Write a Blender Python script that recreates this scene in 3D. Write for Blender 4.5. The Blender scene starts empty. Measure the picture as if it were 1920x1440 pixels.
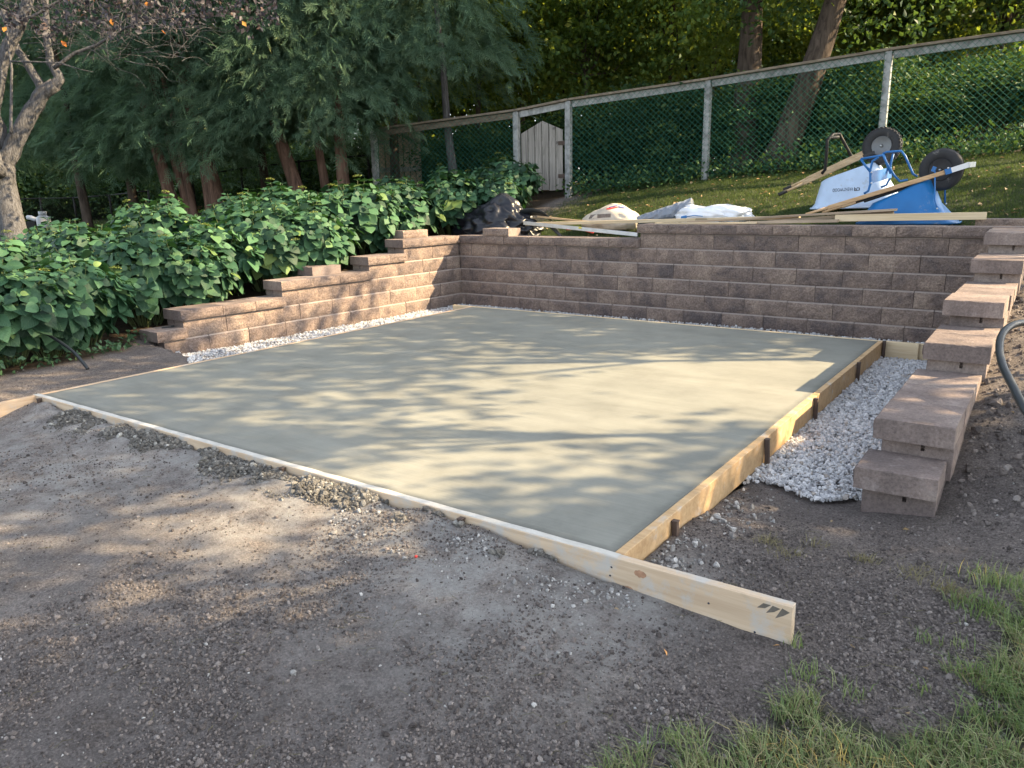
import bpy, math, random
import numpy as np
from mathutils import Vector, Matrix, Euler, noise

random.seed(7); RNG = np.random.default_rng(7)
SC = bpy.context.scene
COL = SC.collection
R = math.radians

# ---------------------------------------------------------------- camera
CAM_P = np.array([5.6663, -2.3359, 1.2860]); YAW, PITCH, ROLL, FPX = -0.6189, -0.2409, -0.0187, 1447.2
_f = np.array([math.sin(YAW)*math.cos(PITCH), math.cos(YAW)*math.cos(PITCH), math.sin(PITCH)])
_r0 = np.array([math.cos(YAW), -math.sin(YAW), 0.0]); _u0 = np.cross(_r0, _f)
_r = math.cos(ROLL)*_r0 + math.sin(ROLL)*_u0
_u = -math.sin(ROLL)*_r0 + math.cos(ROLL)*_u0
cam_data = bpy.data.cameras.new('camera'); cam = bpy.data.objects.new('camera', cam_data); COL.objects.link(cam)
cam.matrix_world = Matrix(((_r[0], _u[0], -_f[0], CAM_P[0]), (_r[1], _u[1], -_f[1], CAM_P[1]),
                           (_r[2], _u[2], -_f[2], CAM_P[2]), (0, 0, 0, 1)))
cam_data.sensor_width = 36.0; cam_data.lens = 36.0*FPX/1920.0
cam_data.clip_start = 0.05; cam_data.clip_end = 2000
SC.camera = cam

# ---------------------------------------------------------------- light
SUN_EL, SUN_AZ = 33.0, 56.0            # azimuth clockwise from +Y
SUN_DIR = Vector((math.sin(R(SUN_AZ))*math.cos(R(SUN_EL)), math.cos(R(SUN_AZ))*math.cos(R(SUN_EL)), math.sin(R(SUN_EL))))
world = bpy.data.worlds.new('World'); SC.world = world; world.use_nodes = True
wn = world.node_tree; bg = wn.nodes['Background']
sky = wn.nodes.new('ShaderNodeTexSky'); sky.sky_type = 'NISHITA'; sky.sun_disc = False
sky.sun_elevation = R(SUN_EL); sky.sun_rotation = R(SUN_AZ); sky.air_density = 1.0; sky.dust_density = 1.5; sky.ozone_density = 1.0
hs = wn.nodes.new('ShaderNodeHueSaturation'); hs.inputs['Saturation'].default_value = 0.48      # thin bright summer haze in the sky
wn.links.new(sky.outputs[0], hs.inputs['Color']); wn.links.new(hs.outputs[0], bg.inputs[0]); bg.inputs[1].default_value = 0.15
sl = bpy.data.lights.new('sun', 'SUN'); sl.energy = 5.0; sl.angle = R(0.4); sl.color = (1.0, 0.77, 0.47)
so = bpy.data.objects.new('sun', sl); COL.objects.link(so); so.rotation_euler = (-SUN_DIR).to_track_quat('-Z', 'Y').to_euler()
so.location = (20, 8, 20)
SC.view_settings.view_transform = 'Standard'; SC.view_settings.look = 'None'
SC.view_settings.gamma = 1.0; SC.view_settings.use_curve_mapping = False
SC.view_settings.exposure = 1.82
SC.render.engine = 'CYCLES'
SC.cycles.max_bounces = 8; SC.cycles.transparent_max_bounces = 8

# ---------------------------------------------------------------- helpers
def at(px, py, d):                       # point seen at photo pixel px,py at forward distance d
    return CAM_P + d*(_f + (px-960)/FPX*_r - (py-720)/FPX*_u)
def _ray(px, py): return _f + (px-960)/FPX*_r - (py-720)/FPX*_u
def on_y(px, py, Y): d = _ray(px, py); return CAM_P + d*(Y-CAM_P[1])/d[1]
def on_z(px, py, z): d = _ray(px, py); return CAM_P + d*(z-CAM_P[2])/d[2]
def proj(P):
    d = np.asarray(P) - CAM_P; z = d@_f
    return 960+FPX*(d@_r)/z, 720-FPX*(d@_u)/z, z

def tag(o, label=None, cat=None, group=None, kind=None):
    if label: o['label'] = label
    if cat: o['category'] = cat
    if group: o['group'] = group
    if kind: o['kind'] = kind
    return o
def empty(name, loc=(0, 0, 0), rz=0.0, parent=None):
    o = bpy.data.objects.new(name, None); COL.objects.link(o); o.location = loc; o.rotation_euler = (0, 0, rz)
    o.empty_display_size = 0.1
    if parent: o.parent = parent
    return o
def place(name, mesh, parent=None, loc=(0, 0, 0), rot=(0, 0, 0), scale=None):
    o = bpy.data.objects.new(name, mesh); COL.objects.link(o); o.location = loc; o.rotation_euler = rot
    if scale is not None: o.scale = scale if hasattr(scale, '__len__') else (scale,)*3
    if parent: o.parent = parent
    return o
def copy_tree(o, parent=None):
    c = o.copy(); COL.objects.link(c)
    if parent: c.parent = parent
    for ch in o.children: copy_tree(ch, c)
    return c

def np_mesh(name, V, F, mats, attrs=None, smooth=False, uv=None, mi=None):
    V = np.asarray(V, np.float32); F = np.asarray(F, np.int32)
    me = bpy.data.meshes.new(name); n, k = F.shape
    me.vertices.add(len(V)); me.vertices.foreach_set('co', V.ravel())
    me.loops.add(n*k); me.loops.foreach_set('vertex_index', F.ravel())
    me.polygons.add(n); me.polygons.foreach_set('loop_start', np.arange(0, n*k, k, dtype=np.int32))
    if smooth: me.polygons.foreach_set('use_smooth', np.ones(n, bool))
    for m in (mats if isinstance(mats, (list, tuple)) else [mats]): me.materials.append(m)
    if mi is not None: me.polygons.foreach_set('material_index', np.asarray(mi, np.int32))
    me.update(calc_edges=True)
    if attrs:
        for a, vals in attrs.items():
            at_ = me.attributes.new(a, 'FLOAT', 'POINT'); at_.data.foreach_set('value', np.asarray(vals, np.float32))
    if uv is not None:
        l = me.uv_layers.new(name='UVMap'); l.data.foreach_set('uv', np.asarray(uv, np.float32)[F.ravel()].ravel())
    return me

def spline(P, n=10):
    P = [Vector(p) for p in P]; out = []
    for i in range(len(P)-1):
        p0, p1, p2, p3 = P[max(i-1, 0)], P[i], P[i+1], P[min(i+2, len(P)-1)]
        for k in range(n):
            t_ = k/n; out.append(.5*((2*p1)+(p2-p0)*t_+(2*p0-5*p1+4*p2-p3)*t_*t_+(3*p1-p0-3*p2+p3)*t_**3))
    out.append(P[-1]); return out
class MB:                                # collects shapes into one mesh
    def __init__(s): s.v = []; s.f = []; s.m = []; s.n = 0; s.sm = []
    def add(s, V, F, mi=0, smooth=False):
        V = [tuple(map(float, p)) for p in V]
        s.v += V; s.f += [tuple(i+s.n for i in f) for f in F]; s.m += [mi]*len(F); s.sm += [smooth]*len(F); s.n += len(V)
    def box(s, c, d, rot=None, mi=0, bev=0.0):
        hx, hy, hz = d[0]/2, d[1]/2, d[2]/2
        if bev <= 0:
            V = [(x*hx, y*hy, z*hz) for z in (-1, 1) for y in (-1, 1) for x in (-1, 1)]
            F = [(0, 2, 3, 1), (4, 5, 7, 6), (0, 1, 5, 4), (2, 6, 7, 3), (0, 4, 6, 2), (1, 3, 7, 5)]
        else:
            V = []; idx = {}
            for sx in (-1, 1):
                for sy in (-1, 1):
                    for sz in (-1, 1):
                        for ax in range(3):
                            p = [sx*(hx-bev), sy*(hy-bev), sz*(hz-bev)]; p[ax] = (sx*hx, sy*hy, sz*hz)[ax]
                            idx[(sx, sy, sz, ax)] = len(V); V.append(tuple(p))
            g = lambda a, b, c_, ax: idx[(a, b, c_, ax)]
            F = []
            for q in (-1, 1):
                F.append((g(q, -1, -1, 0), g(q, 1, -1, 0), g(q, 1, 1, 0), g(q, -1, 1, 0)))
                F.append((g(-1, q, -1, 1), g(1, q, -1, 1), g(1, q, 1, 1), g(-1, q, 1, 1)))
                F.append((g(-1, -1, q, 2), g(1, -1, q, 2), g(1, 1, q, 2), g(-1, 1, q, 2)))
            for a in (-1, 1):
                for b in (-1, 1):
                    F.append((g(-1, a, b, 1), g(1, a, b, 1), g(1, a, b, 2), g(-1, a, b, 2)))
                    F.append((g(a, -1, b, 0), g(a, 1, b, 0), g(a, 1, b, 2), g(a, -1, b, 2)))
                    F.append((g(a, b, -1, 0), g(a, b, 1, 0), g(a, b, 1, 1), g(a, b, -1, 1)))
            for a in (-1, 1):
                for b in (-1, 1):
                    for c_ in (-1, 1): F.append((g(a, b, c_, 0), g(a, b, c_, 1), g(a, b, c_, 2)))
        M = rot if rot is not None else Matrix.Identity(3)
        V = [tuple(M @ Vector(p) + Vector(c)) for p in V]
        s.add(V, F, mi)
    def bar(s, a, b, w, h, up=(0, 0, 1), mi=0, bev=0.0):   # box from a to b, w across, h along up
        a = Vector(a); b = Vector(b); x = (b-a); L = x.length; x.normalize(); y = Vector(up).cross(x).normalized(); z = x.cross(y)
        s.box((a+b)/2, (L, w, h), Matrix((x, y, z)).transposed(), mi, bev)
    def tube(s, pts, rad, n=8, mi=0, cap=True):
        P = [Vector(p) for p in pts]; rad = rad if hasattr(rad, '__len__') else [rad]*len(P)
        V = []; F = []; prev = None
        for i, p in enumerate(P):
            t = (P[min(i+1, len(P)-1)] - P[max(i-1, 0)]).normalized()
            if prev is None:
                a = Vector((0, 0, 1)) if abs(t.z) < 0.9 else Vector((1, 0, 0)); u = t.cross(a).normalized()
            else: u = (prev - t*prev.dot(t)).normalized()
            prev = u; w = t.cross(u)
            for k in range(n):
                q = 2*math.pi*k/n; V.append(p + (u*math.cos(q)+w*math.sin(q))*rad[i])
        for i in range(len(P)-1):
            for k in range(n):
                a = i*n+k; b = i*n+(k+1) % n; F.append((a, b, b+n, a+n))
        if cap: F.append(tuple(range(n-1, -1, -1))); F.append(tuple((len(P)-1)*n+k for k in range(n)))
        s.add(V, F, mi, True)
    def lathe(s, prof, c, ax='z', n=24, mi=0, M=None):     # prof: (radius, height)
        V = []; F = []
        for r_, h in prof:
            for k in range(n):
                q = 2*math.pi*k/n; V.append(Vector((r_*math.cos(q), r_*math.sin(q), h)))
        M = M if M is not None else Matrix.Identity(3)
        V = [M @ p + Vector(c) for p in V]
        for i in range(len(prof)-1):
            for k in range(n):
                a = i*n+k; b = i*n+(k+1) % n; F.append((a, b, b+n, a+n))
        F.append(tuple(range(n-1, -1, -1))); F.append(tuple((len(prof)-1)*n+k for k in range(n)))
        s.add(V, F, mi, True)
    def mesh(s, name, mats):
        me = bpy.data.meshes.new(name); me.from_pydata(s.v, [], s.f)
        for m in (mats if isinstance(mats, (list, tuple)) else [mats]): me.materials.append(m)
        me.polygons.foreach_set('material_index', s.m); me.polygons.foreach_set('use_smooth', s.sm); me.update()
        return me
    def build(s, name, mats, parent=None, loc=(0, 0, 0)): return place(name, s.mesh(name, mats), parent, loc)

def vnoise(x, y, sc, seed=0):             # cheap smooth value noise on numpy arrays
    rs = np.random.RandomState(seed); T = rs.rand(64, 64)
    u = np.asarray(x)/sc+1000; v = np.asarray(y)/sc+1000
    i = np.floor(u).astype(int); j = np.floor(v).astype(int); a = u-i; b = v-j; a = a*a*(3-2*a); b = b*b*(3-2*b)
    g = lambda p, q: T[p % 64, q % 64]
    return (g(i, j)*(1-a)+g(i+1, j)*a)*(1-b)+(g(i, j+1)*(1-a)+g(i+1, j+1)*a)*b

# ---------------------------------------------------------------- materials
class NT:
    def __init__(s, name):
        s.mat = bpy.data.materials.new(name); s.mat.use_nodes = True; s.t = s.mat.node_tree; s.p = s.t.nodes['Principled BSDF']; s.out = s.t.nodes['Material Output']
    def n(s, typ, **kw):
        o = s.t.nodes.new('ShaderNode'+typ)
        for k, v in kw.items(): setattr(o, k, v)
        return o
    def l(s, a, b): s.t.links.new(a, b)
    def coord(s, which='Object', scale=(1, 1, 1), rnd=True):
        tc = s.n('TexCoord'); v = tc.outputs[which]
        if rnd:
            oi = s.n('ObjectInfo'); m = s.n('VectorMath', operation='MULTIPLY_ADD'); cx = s.n('CombineXYZ')
            for k in range(3): s.l(oi.outputs['Random'], cx.inputs[k])
            m.inputs[1].default_value = (37.0, 53.0, 29.0); s.l(cx.outputs[0], m.inputs[0]); s.l(v, m.inputs[2]); v = m.outputs[0]
        mp = s.n('Mapping'); mp.inputs['Scale'].default_value = scale; s.l(v, mp.inputs[0]); return mp.outputs[0]
    def noise(s, co, sc, det=4.0, rough=0.55, dist=0.0):
        o = s.n('TexNoise'); o.inputs['Scale'].default_value = sc; o.inputs['Detail'].default_value = det
        o.inputs['Roughness'].default_value = rough; o.inputs['Distortion'].default_value = dist
        s.l(co, o.inputs['Vector']); return o.outputs[0]
    def ramp(s, fac, stops, interp='LINEAR'):
        o = s.n('ValToRGB'); o.color_ramp.interpolation = interp; e = o.color_ramp.elements
        while len(e) < len(stops): e.new(0.5)
        for el, (p, c) in zip(e, stops):
            el.position = p; c = c if hasattr(c, '__len__') else (c, c, c); el.color = (*c[:3], 1)
        s.l(fac, o.inputs[0]); return o.outputs[0]
    def mix(s, fac, a, b, mode='MIX'):
        o = s.n('Mix', data_type='RGBA', blend_type=mode); 
        for i, v in ((0, fac), (6, a), (7, b)):
            if hasattr(v, 'is_output'): s.l(v, o.inputs[i])
            elif i == 0: o.inputs[0].default_value = v
            else: o.inputs[i].default_value = (*v[:3], 1)
        return o.outputs[2]
    def math(s, op, a, b=0.0, clamp=False):
        o = s.n('Math', operation=op, use_clamp=clamp)
        for i, v in ((0, a), (1, b)):
            if hasattr(v, 'is_output'): s.l(v, o.inputs[i])
            else: o.inputs[i].default_value = v
        return o.outputs[0]
    def attr(s, name): o = s.n('Attribute', attribute_name=name); return o.outputs['Fac']
    def rand(s): return s.n('ObjectInfo').outputs['Random']
    def bump(s, h, strength=0.5, dist=0.01, prev=None):
        o = s.n('Bump'); o.inputs['Strength'].default_value = strength; o.inputs['Distance'].default_value = dist; s.l(h, o.inputs['Height'])
        if prev is not None: s.l(prev, o.inputs['Normal'])
        return o.outputs[0]
    def done(s, color=None, rough=None, normal=None, metal=None, spec=None, trans=None):
        for k, v in (('Base Color', color), ('Roughness', rough), ('Normal', normal), ('Metallic', metal), ('Specular IOR Level', spec)):
            if v is None: continue
            i = s.p.inputs[k]
            if hasattr(v, 'is_output'): s.l(v, i)
            elif k == 'Base Color': i.default_value = (*v[:3], 1)
            else: i.default_value = v
        if trans is not None:                 # leaf: part of the light passes through
            amt, tc = trans; tr = s.n('BsdfTranslucent'); mx = s.n('MixShader'); mx.inputs[0].default_value = amt
            if hasattr(tc, 'is_output'): s.l(tc, tr.inputs[0])
            else: tr.inputs[0].default_value = (*tc[:3], 1)
            s.l(s.p.outputs[0], mx.inputs[1]); s.l(tr.outputs[0], mx.inputs[2]); s.l(mx.outputs[0], s.out.inputs[0])
        return s.mat

def plain(name, c, rough=0.5, metal=0.0, var=0.25, sc=12.0, bump=0.0, spec=0.5, grime=0.0):
    t = NT(name); co = t.coord(); n = t.noise(co, sc, 5)
    col = t.mix(n, tuple(v*(1-var) for v in c), tuple(min(1, v*(1+var)) for v in c))
    if grime:                              # splashes of dried cement and soil
        gn = t.noise(co, 7, 8, 0.75); col = t.mix(t.ramp(gn, [(0.64-.2*grime, 0.0), (0.72-.1*grime, 0.75)]), col, (0.30, 0.28, 0.25))
    nm = t.bump(t.noise(co, sc*6, 4), bump, 0.004) if bump else None
    rg = t.math('ADD', t.math('MULTIPLY', n, 0.2), rough-0.1)
    return t.done(col, rg, nm, metal, spec)

def m_block():
    t = NT('split_face_stone'); co = t.coord()
    big = t.noise(co, 4.2, 4, 0.6, 0.6); oi = t.rand()
    v = t.math('ADD', big, t.math('MULTIPLY', t.math('SUBTRACT', oi, 0.5), 0.20))
    c = t.ramp(v, [(0.26, (0.105, 0.087, 0.085)), (0.42, (0.172, 0.132, 0.115)), (0.56, (0.235, 0.177, 0.146)), (0.74, (0.305, 0.235, 0.188))])
    grit = t.noise(co, 62, 6, 0.8); c = t.mix(0.95, c, t.ramp(grit, [(0.3, 0.38), (0.5, 1.0), (0.70, 1.7)]), 'MULTIPLY')
    sp = t.noise(co, 160, 2, 0.5); c = t.mix(t.ramp(sp, [(0.66, 0.0), (0.74, 0.6)]), c, (0.5, 0.45, 0.4))
    eff = t.noise(co, 7, 5, 0.7); c = t.mix(t.ramp(eff, [(0.62, 0.0), (0.78, 0.35)]), c, (0.45, 0.43, 0.42))
    b = t.bump(t.noise(co, 34, 8, 0.75, 0.3), 1.0, 0.020)
    return t.done(c, 0.92, b, spec=0.25)
def m_smooth_stone():
    t = NT('smooth_cast_stone'); co = t.coord()
    n = t.noise(co, 3, 4, 0.6); oi = t.rand()
    c = t.ramp(t.math('ADD', n, t.math('MULTIPLY', t.math('SUBTRACT', oi, 0.5), 0.3)), [(0.32, (0.160, 0.130, 0.120)), (0.5, (0.225, 0.180, 0.162)), (0.7, (0.29, 0.24, 0.212))])
    g = t.noise(co, 70, 6, 0.8); c = t.mix(0.8, c, t.ramp(g, [(0.3, 0.5), (0.52, 1.0), (0.7, 1.4)]), 'MULTIPLY')
    d = t.noise(co, 9, 5, 0.7); c = t.mix(t.ramp(d, [(0.58, 0.0), (0.75, 0.4)]), c, (0.42, 0.37, 0.35))
    st = t.noise(t.coord(scale=(1, 1, 0.12)), 22, 3, 0.6); c = t.mix(0.35, c, t.ramp(st, [(0.35, 0.75), (0.65, 1.15)]), 'MULTIPLY')
    b = t.bump(t.noise(co, 60, 8, 0.8), 0.7, 0.006); b = t.bump(t.noise(co, 11, 5, 0.7), 0.5, 0.012, b)
    return t.done(c, 0.93, b, spec=0.2)
def m_concrete():
    t = NT('fresh_concrete'); tc = t.coord(rnd=False)
    n = t.noise(tc, 0.55, 5, 0.55, 0.3); c = t.ramp(n, [(0.3, (0.195, 0.197, 0.172)), (0.5, (0.226, 0.226, 0.194)), (0.7, (0.256, 0.252, 0.214))])
    dp = t.noise(tc, 2.6, 6, 0.7); c = t.mix(1.0, c, t.ramp(dp, [(0.35, 0.86), (0.5, 1.0), (0.68, 1.10)]), 'MULTIPLY')
    br = t.noise(t.coord(scale=(0.8, 60, 1), rnd=False), 2.2, 4, 0.6); c = t.mix(0.35, c, t.ramp(br, [(0.35, 0.80), (0.65, 1.14)]), 'MULTIPLY')
    m2 = t.noise(t.coord(scale=(0.5, 3.0, 1), rnd=False), 1.6, 7, 0.7); c = t.mix(0.6, c, t.ramp(m2, [(0.3, 0.85), (0.7, 1.12)]), 'MULTIPLY')
    gp = t.n('NewGeometry'); sx = t.n('SeparateXYZ'); t.l(gp.outputs['Position'], sx.inputs[0])      # damp rim along the form boards
    ed = t.math('MINIMUM', t.math('MINIMUM', sx.outputs[0], t.math('SUBTRACT', 4.4494, sx.outputs[0])), t.math('MINIMUM', sx.outputs[1], t.math('SUBTRACT', 4.8348, sx.outputs[1])))
    ed = t.math('ADD', ed, t.math('MULTIPLY', t.math('SUBTRACT', t.noise(tc, 9, 4), .5), .05)); c = t.mix(1.0, c, t.ramp(ed, [(0.012, 0.72), (0.05, 1.0)]), 'MULTIPLY')
    sp = t.noise(tc, 190, 2, 0.5); c = t.mix(t.ramp(sp, [(0.22, 0.75), (0.27, 0.0)]), c, (0.10, 0.10, 0.095))
    b = t.bump(br, 0.25, 0.002); b = t.bump(t.noise(tc, 260, 3, 0.6), 0.25, 0.0012, b)
    rg = t.ramp(m2, [(0.3, 0.5), (0.7, 0.68)])
    return t.done(c, rg, b, spec=0.35)
def m_soil():
    t = NT('ground_soil'); co = t.coord(rnd=False)
    n1 = t.noise(co, 0.9, 6, 0.65); n2 = t.noise(co, 34, 8, 0.8); n3 = t.noise(co, 4.5, 7, 0.72)
    c = t.ramp(n1, [(0.3, (0.150, 0.130, 0.120)), (0.5, (0.205, 0.178, 0.163)), (0.7, (0.275, 0.236, 0.208))])
    c = t.mix(0.8, c, t.ramp(n2, [(0.28, 0.45), (0.5, 1.0), (0.72, 1.5)]), 'MULTIPLY')
    c = t.mix(0.6, c, t.ramp(n3, [(0.3, 0.65), (0.7, 1.35)]), 'MULTIPLY')
    gr = t.noise(co, 110, 5, 0.7); c = t.mix(0.9, c, t.ramp(gr, [(0.32, 0.42), (0.5, 0.98), (0.68, 1.75)]), 'MULTIPLY')
    dust = t.math('MULTIPLY', t.attr('dust'), t.ramp(t.noise(co, 6.5, 8, 0.8), [(0.36, 0.0), (0.60, 1.0)]))
    c = t.mix(dust, c, (0.46, 0.445, 0.42))
    fl = t.noise(co, 75, 3, 0.6); c = t.mix(t.ramp(fl, [(0.68, 0.0), (0.73, 0.6)]), c, (0.34, 0.31, 0.28))
    lawn = t.ramp(t.noise(co, 9, 5, 0.7), [(0.3, (0.022, 0.032, 0.012)), (0.7, (0.06, 0.075, 0.028))])
    c = t.mix(t.attr('lawn'), c, lawn)
    mul = t.ramp(t.noise(co, 18, 5, 0.7), [(0.3, (0.03, 0.022, 0.015)), (0.7, (0.10, 0.07, 0.045))])
    c = t.mix(t.attr('mulch'), c, mul)
    b = t.bump(t.noise(co, 45, 8, 0.8), 1.0, 0.026); b = t.bump(t.noise(co, 190, 5, 0.75), 1.0, 0.009, b)
    return t.done(c, 0.95, b, spec=0.2)
def m_wood(name, c1, c2, knots=True, grain=(1, 1, 1), grey=0.0, cement=0.0, rough=0.65):
    t = NT(name); co = t.coord(scale=grain)
    g = t.noise(co, 34, 6, 0.65, 0.6); c = t.ramp(g, [(0.3, c1), (0.62, c2)])
    n = t.noise(t.coord(scale=tuple(0.25*x for x in grain)), 16, 4, 0.6); c = t.mix(0.5, c, t.ramp(n, [(0.3, 0.7), (0.7, 1.22)]), 'MULTIPLY')
    if knots:
        kn = t.noise(t.coord(), 5.5, 2, 0.4); c = t.mix(t.ramp(kn, [(0.70, 0.0), (0.76, 0.7)]), c, tuple(v*0.42 for v in c1))
    if cement:
        ce = t.noise(t.coord(), 6, 6, 0.7); c = t.mix(t.ramp(ce, [(0.62-0.35*cement, 0.0), (0.74-0.3*cement, 0.85)]), c, (0.46, 0.45, 0.42))
    b = t.bump(g, 0.35, 0.003)
    return t.done(c, rough, b, spec=0.3)
def m_bark(name, c1, c2, zs=0.18, sc=14, dist=0.03):
    t = NT(name); co = t.coord('Object', (1, 1, zs)); g = t.noise(co, sc, 6, 0.7, 0.5)
    c = t.ramp(g, [(0.33, c1), (0.62, c2)]); c = t.mix(0.5, c, t.ramp(t.noise(t.coord(), 3, 4), [(0.3, 0.7), (0.7, 1.25)]), 'MULTIPLY')
    return t.done(c, 0.95, t.bump(g, 1.0, dist), spec=0.15)
def m_leaf(name, dark, mid, light, tr=(0.10, 0.15, 0.02), amt=0.35, rough=0.6, vein=False, obj=True, spec=0.22):
    t = NT(name)
    rv = t.attr('rnd'); 
    if obj: rv = t.math('FRACT', t.math('ADD', rv, t.rand()))
    c = t.ramp(rv, [(0.0, dark), (0.5, mid), (0.93, light), (1.0, tuple(min(1, a*b) for a, b in zip(light, (2.0, 1.35, .8))))])
    if obj: c = t.mix(1.0, c, t.ramp(t.rand(), [(0.0, 0.72), (0.5, 1.05), (1.0, 1.4)]), 'MULTIPLY')
    nm = None
    if vein:
        uv = t.n('UVMap'); sx = t.n('SeparateXYZ'); t.l(uv.outputs[0], sx.inputs[0])
        au = t.math('ABSOLUTE', sx.outputs[0]); w = t.math('SUBTRACT', sx.outputs[1], t.math('MULTIPLY', au, 0.55))
        s1 = t.math('PINGPONG', t.math('MULTIPLY', w, 7.0), 0.5); h = t.math('MULTIPLY', s1, 2.0)
        line = t.ramp(h, [(0.0, 1.0), (0.22, 0.0)]); mid_l = t.ramp(au, [(0.0, 1.0), (0.07, 0.0)])
        mk = t.math('MAXIMUM', t.math('MULTIPLY', line, 0.5), mid_l)
        c = t.mix(t.math('MULTIPLY', mk, 0.22), c, (0.13, 0.21, 0.10)); nm = t.bump(h, 0.18, 0.010)
    return t.done(c, rough, nm, spec=spec, trans=(amt, tr))

M = {}
M['ledge'] = plain('dusty_skylit_block_top', (0.285, 0.238, 0.21), 0.95, var=.25, sc=30, bump=.3, spec=.2)  # block tops and chamfers: cutting dust, plus caught sky light painted in
M['block'] = m_block(); M['stone'] = m_smooth_stone(); M['concrete'] = m_concrete(); M['soil'] = m_soil()
M['pine'] = m_wood('pale_pine', (0.47, 0.345, 0.23), (0.60, 0.475, 0.335), grain=(0.05, 1, 1), cement=0.4)
M['pine_r'] = m_wood('amber_pine', (0.44, 0.275, 0.135), (0.58, 0.40, 0.22), grain=(1, 0.05, 1), cement=0.15)
M['pine_f'] = m_wood('rosy_pine', (0.46, 0.31, 0.19), (0.58, 0.43, 0.29), grain=(0.05, 1, 1), cement=0.2)
M['pine_clean'] = m_wood('clean_pine', (0.50, 0.38, 0.23), (0.66, 0.54, 0.36), grain=(0.05, 1, 1))
M['cemented'] = plain('cement_smear', (0.50, 0.48, 0.43), 0.85, var=0.3, sc=18, bump=0.4)
M['old_wood'] = m_wood('weathered_plank', (0.20, 0.15, 0.105), (0.42, 0.33, 0.24), grain=(0.05, 1, 1), rough=0.8)
M['grey_wood'] = m_wood('grey_fence_wood', (0.15, 0.14, 0.125), (0.32, 0.30, 0.272), grain=(1, 1, 0.06), rough=0.85)
M['white_wood'] = m_wood('flaking_white_wood', (0.15, 0.16, 0.155), (0.36, 0.375, 0.37), grain=(0.3, 1, 0.3), rough=0.8)
M['cap_wood'] = m_wood('brown_rail_wood', (0.10, 0.08, 0.06), (0.24, 0.20, 0.15), knots=False, grain=(0.06, 1, 1), rough=0.85)
M['handle'] = m_wood('ash_handle_wood', (0.42, 0.25, 0.12), (0.62, 0.42, 0.24), knots=False, grain=(0.08, 1, 1), rough=0.55)
M['handle_pale'] = m_wood('pale_handle_wood', (0.36, 0.25, 0.14), (0.56, 0.42, 0.26), knots=False, grain=(0.08, 1, 1), rough=0.65)
M['blue'] = plain('blue_paint', (0.010, 0.13, 0.38), 0.42, var=0.25, sc=6, grime=.1)
M['blue_poly'] = plain('blue_tray_plastic', (0.008, 0.13, 0.36), 0.42, var=0.25, sc=5, bump=0.08, grime=.25)
M['pale_poly'] = plain('pale_blue_tray_plastic', (0.42, 0.53, 0.68), 0.5, var=0.22, sc=9, bump=0.08, grime=.35)
M['rubber'] = plain('tyre_rubber', (0.022, 0.022, 0.024), 0.75, var=0.5, sc=20, bump=0.3, grime=.15)
M['dark_steel'] = plain('dark_steel', (0.03, 0.03, 0.033), 0.45, 0.4, var=0.4, sc=25)
M['rim_steel'] = plain('grey_rim_steel', (0.12, 0.125, 0.13), 0.4, 0.6, var=0.3, sc=15)
M['galv'] = plain('galvanised_steel', (0.55, 0.57, 0.6), 0.4, 0.8, var=0.2, sc=15)
M['rust'] = plain('rusty_stake_steel', (0.085, 0.06, 0.048), 0.8, 0.2, var=0.5, sc=30, bump=0.3)
M['white_plastic'] = plain('white_film', (0.80, 0.82, 0.86), 0.32, var=0.08, sc=10)
M['grey_plastic'] = plain('grey_film', (0.20, 0.225, 0.27), 0.3, var=0.3, sc=9)
M['black_bag'] = plain('black_bag_film', (0.012, 0.013, 0.018), 0.36, var=0.3, sc=10, spec=0.5)
M['pipe'] = plain('black_poly_pipe', (0.014, 0.018, 0.020), 0.45, var=0.5, sc=14, bump=0.15)
M['paper'] = plain('sack_paper', (0.50, 0.44, 0.355), 0.8, var=0.4, sc=9, bump=0.3)
M['red'] = plain('red_print', (0.55, 0.05, 0.04), 0.6); M['navy'] = plain('navy_print', (0.06, 0.07, 0.22), 0.6)
M['orange_red'] = plain('faded_orange_print', (0.65, 0.30, 0.18), 0.7)
M['yellow'] = plain('yellow_vial', (0.55, 0.50, 0.05), 0.4); M['black'] = plain('black_print', (0.03, 0.035, 0.05), 0.6)
M['tank'] = plain('grey_tank_paint', (0.50, 0.52, 0.56), 0.45, var=0.1)
M['wire'] = plain('green_vinyl_wire', (0.030, 0.150, 0.115), 0.75, spec=.15, var=0.2)
M['black_wire'] = plain('black_vinyl_wire', (0.012, 0.012, 0.012), 0.6, spec=.25)
M['bark_grey'] = m_bark('grey_bark', (0.042, 0.041, 0.042), (0.145, 0.142, 0.145), .16, 42)
M['bark_red'] = m_bark('red_cedar_bark', (0.060, 0.038, 0.030), (0.19, 0.118, 0.088), 0.06, 20, 0.02)
M['bark_dark'] = m_bark('brown_bark', (0.035, 0.027, 0.022), (0.115, 0.09, 0.073), 0.2, 14)
M['stem'] = plain('green_stem', (0.09, 0.12, 0.04), 0.6)
M['hyd'] = m_leaf('hydrangea_leaf', (0.016, 0.050, 0.027), (0.030, 0.083, 0.042), (0.062, 0.135, 0.062), (0.05, 0.14, 0.02), 0.18, 0.55, vein=True, spec=.28)
M['flower'] = m_leaf('hydrangea_flower', (0.12, 0.17, 0.04), (0.20, 0.24, 0.06), (0.26, 0.29, 0.09), (0.2, 0.25, 0.06), 0.3, 0.7)
M['cedar'] = m_leaf('cedar_spray', (0.044, 0.098, 0.066), (0.095, 0.172, 0.108), (0.18, 0.265, 0.16), (0.10, 0.17, 0.07), 0.35, 0.65, obj=False, spec=.15)
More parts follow.
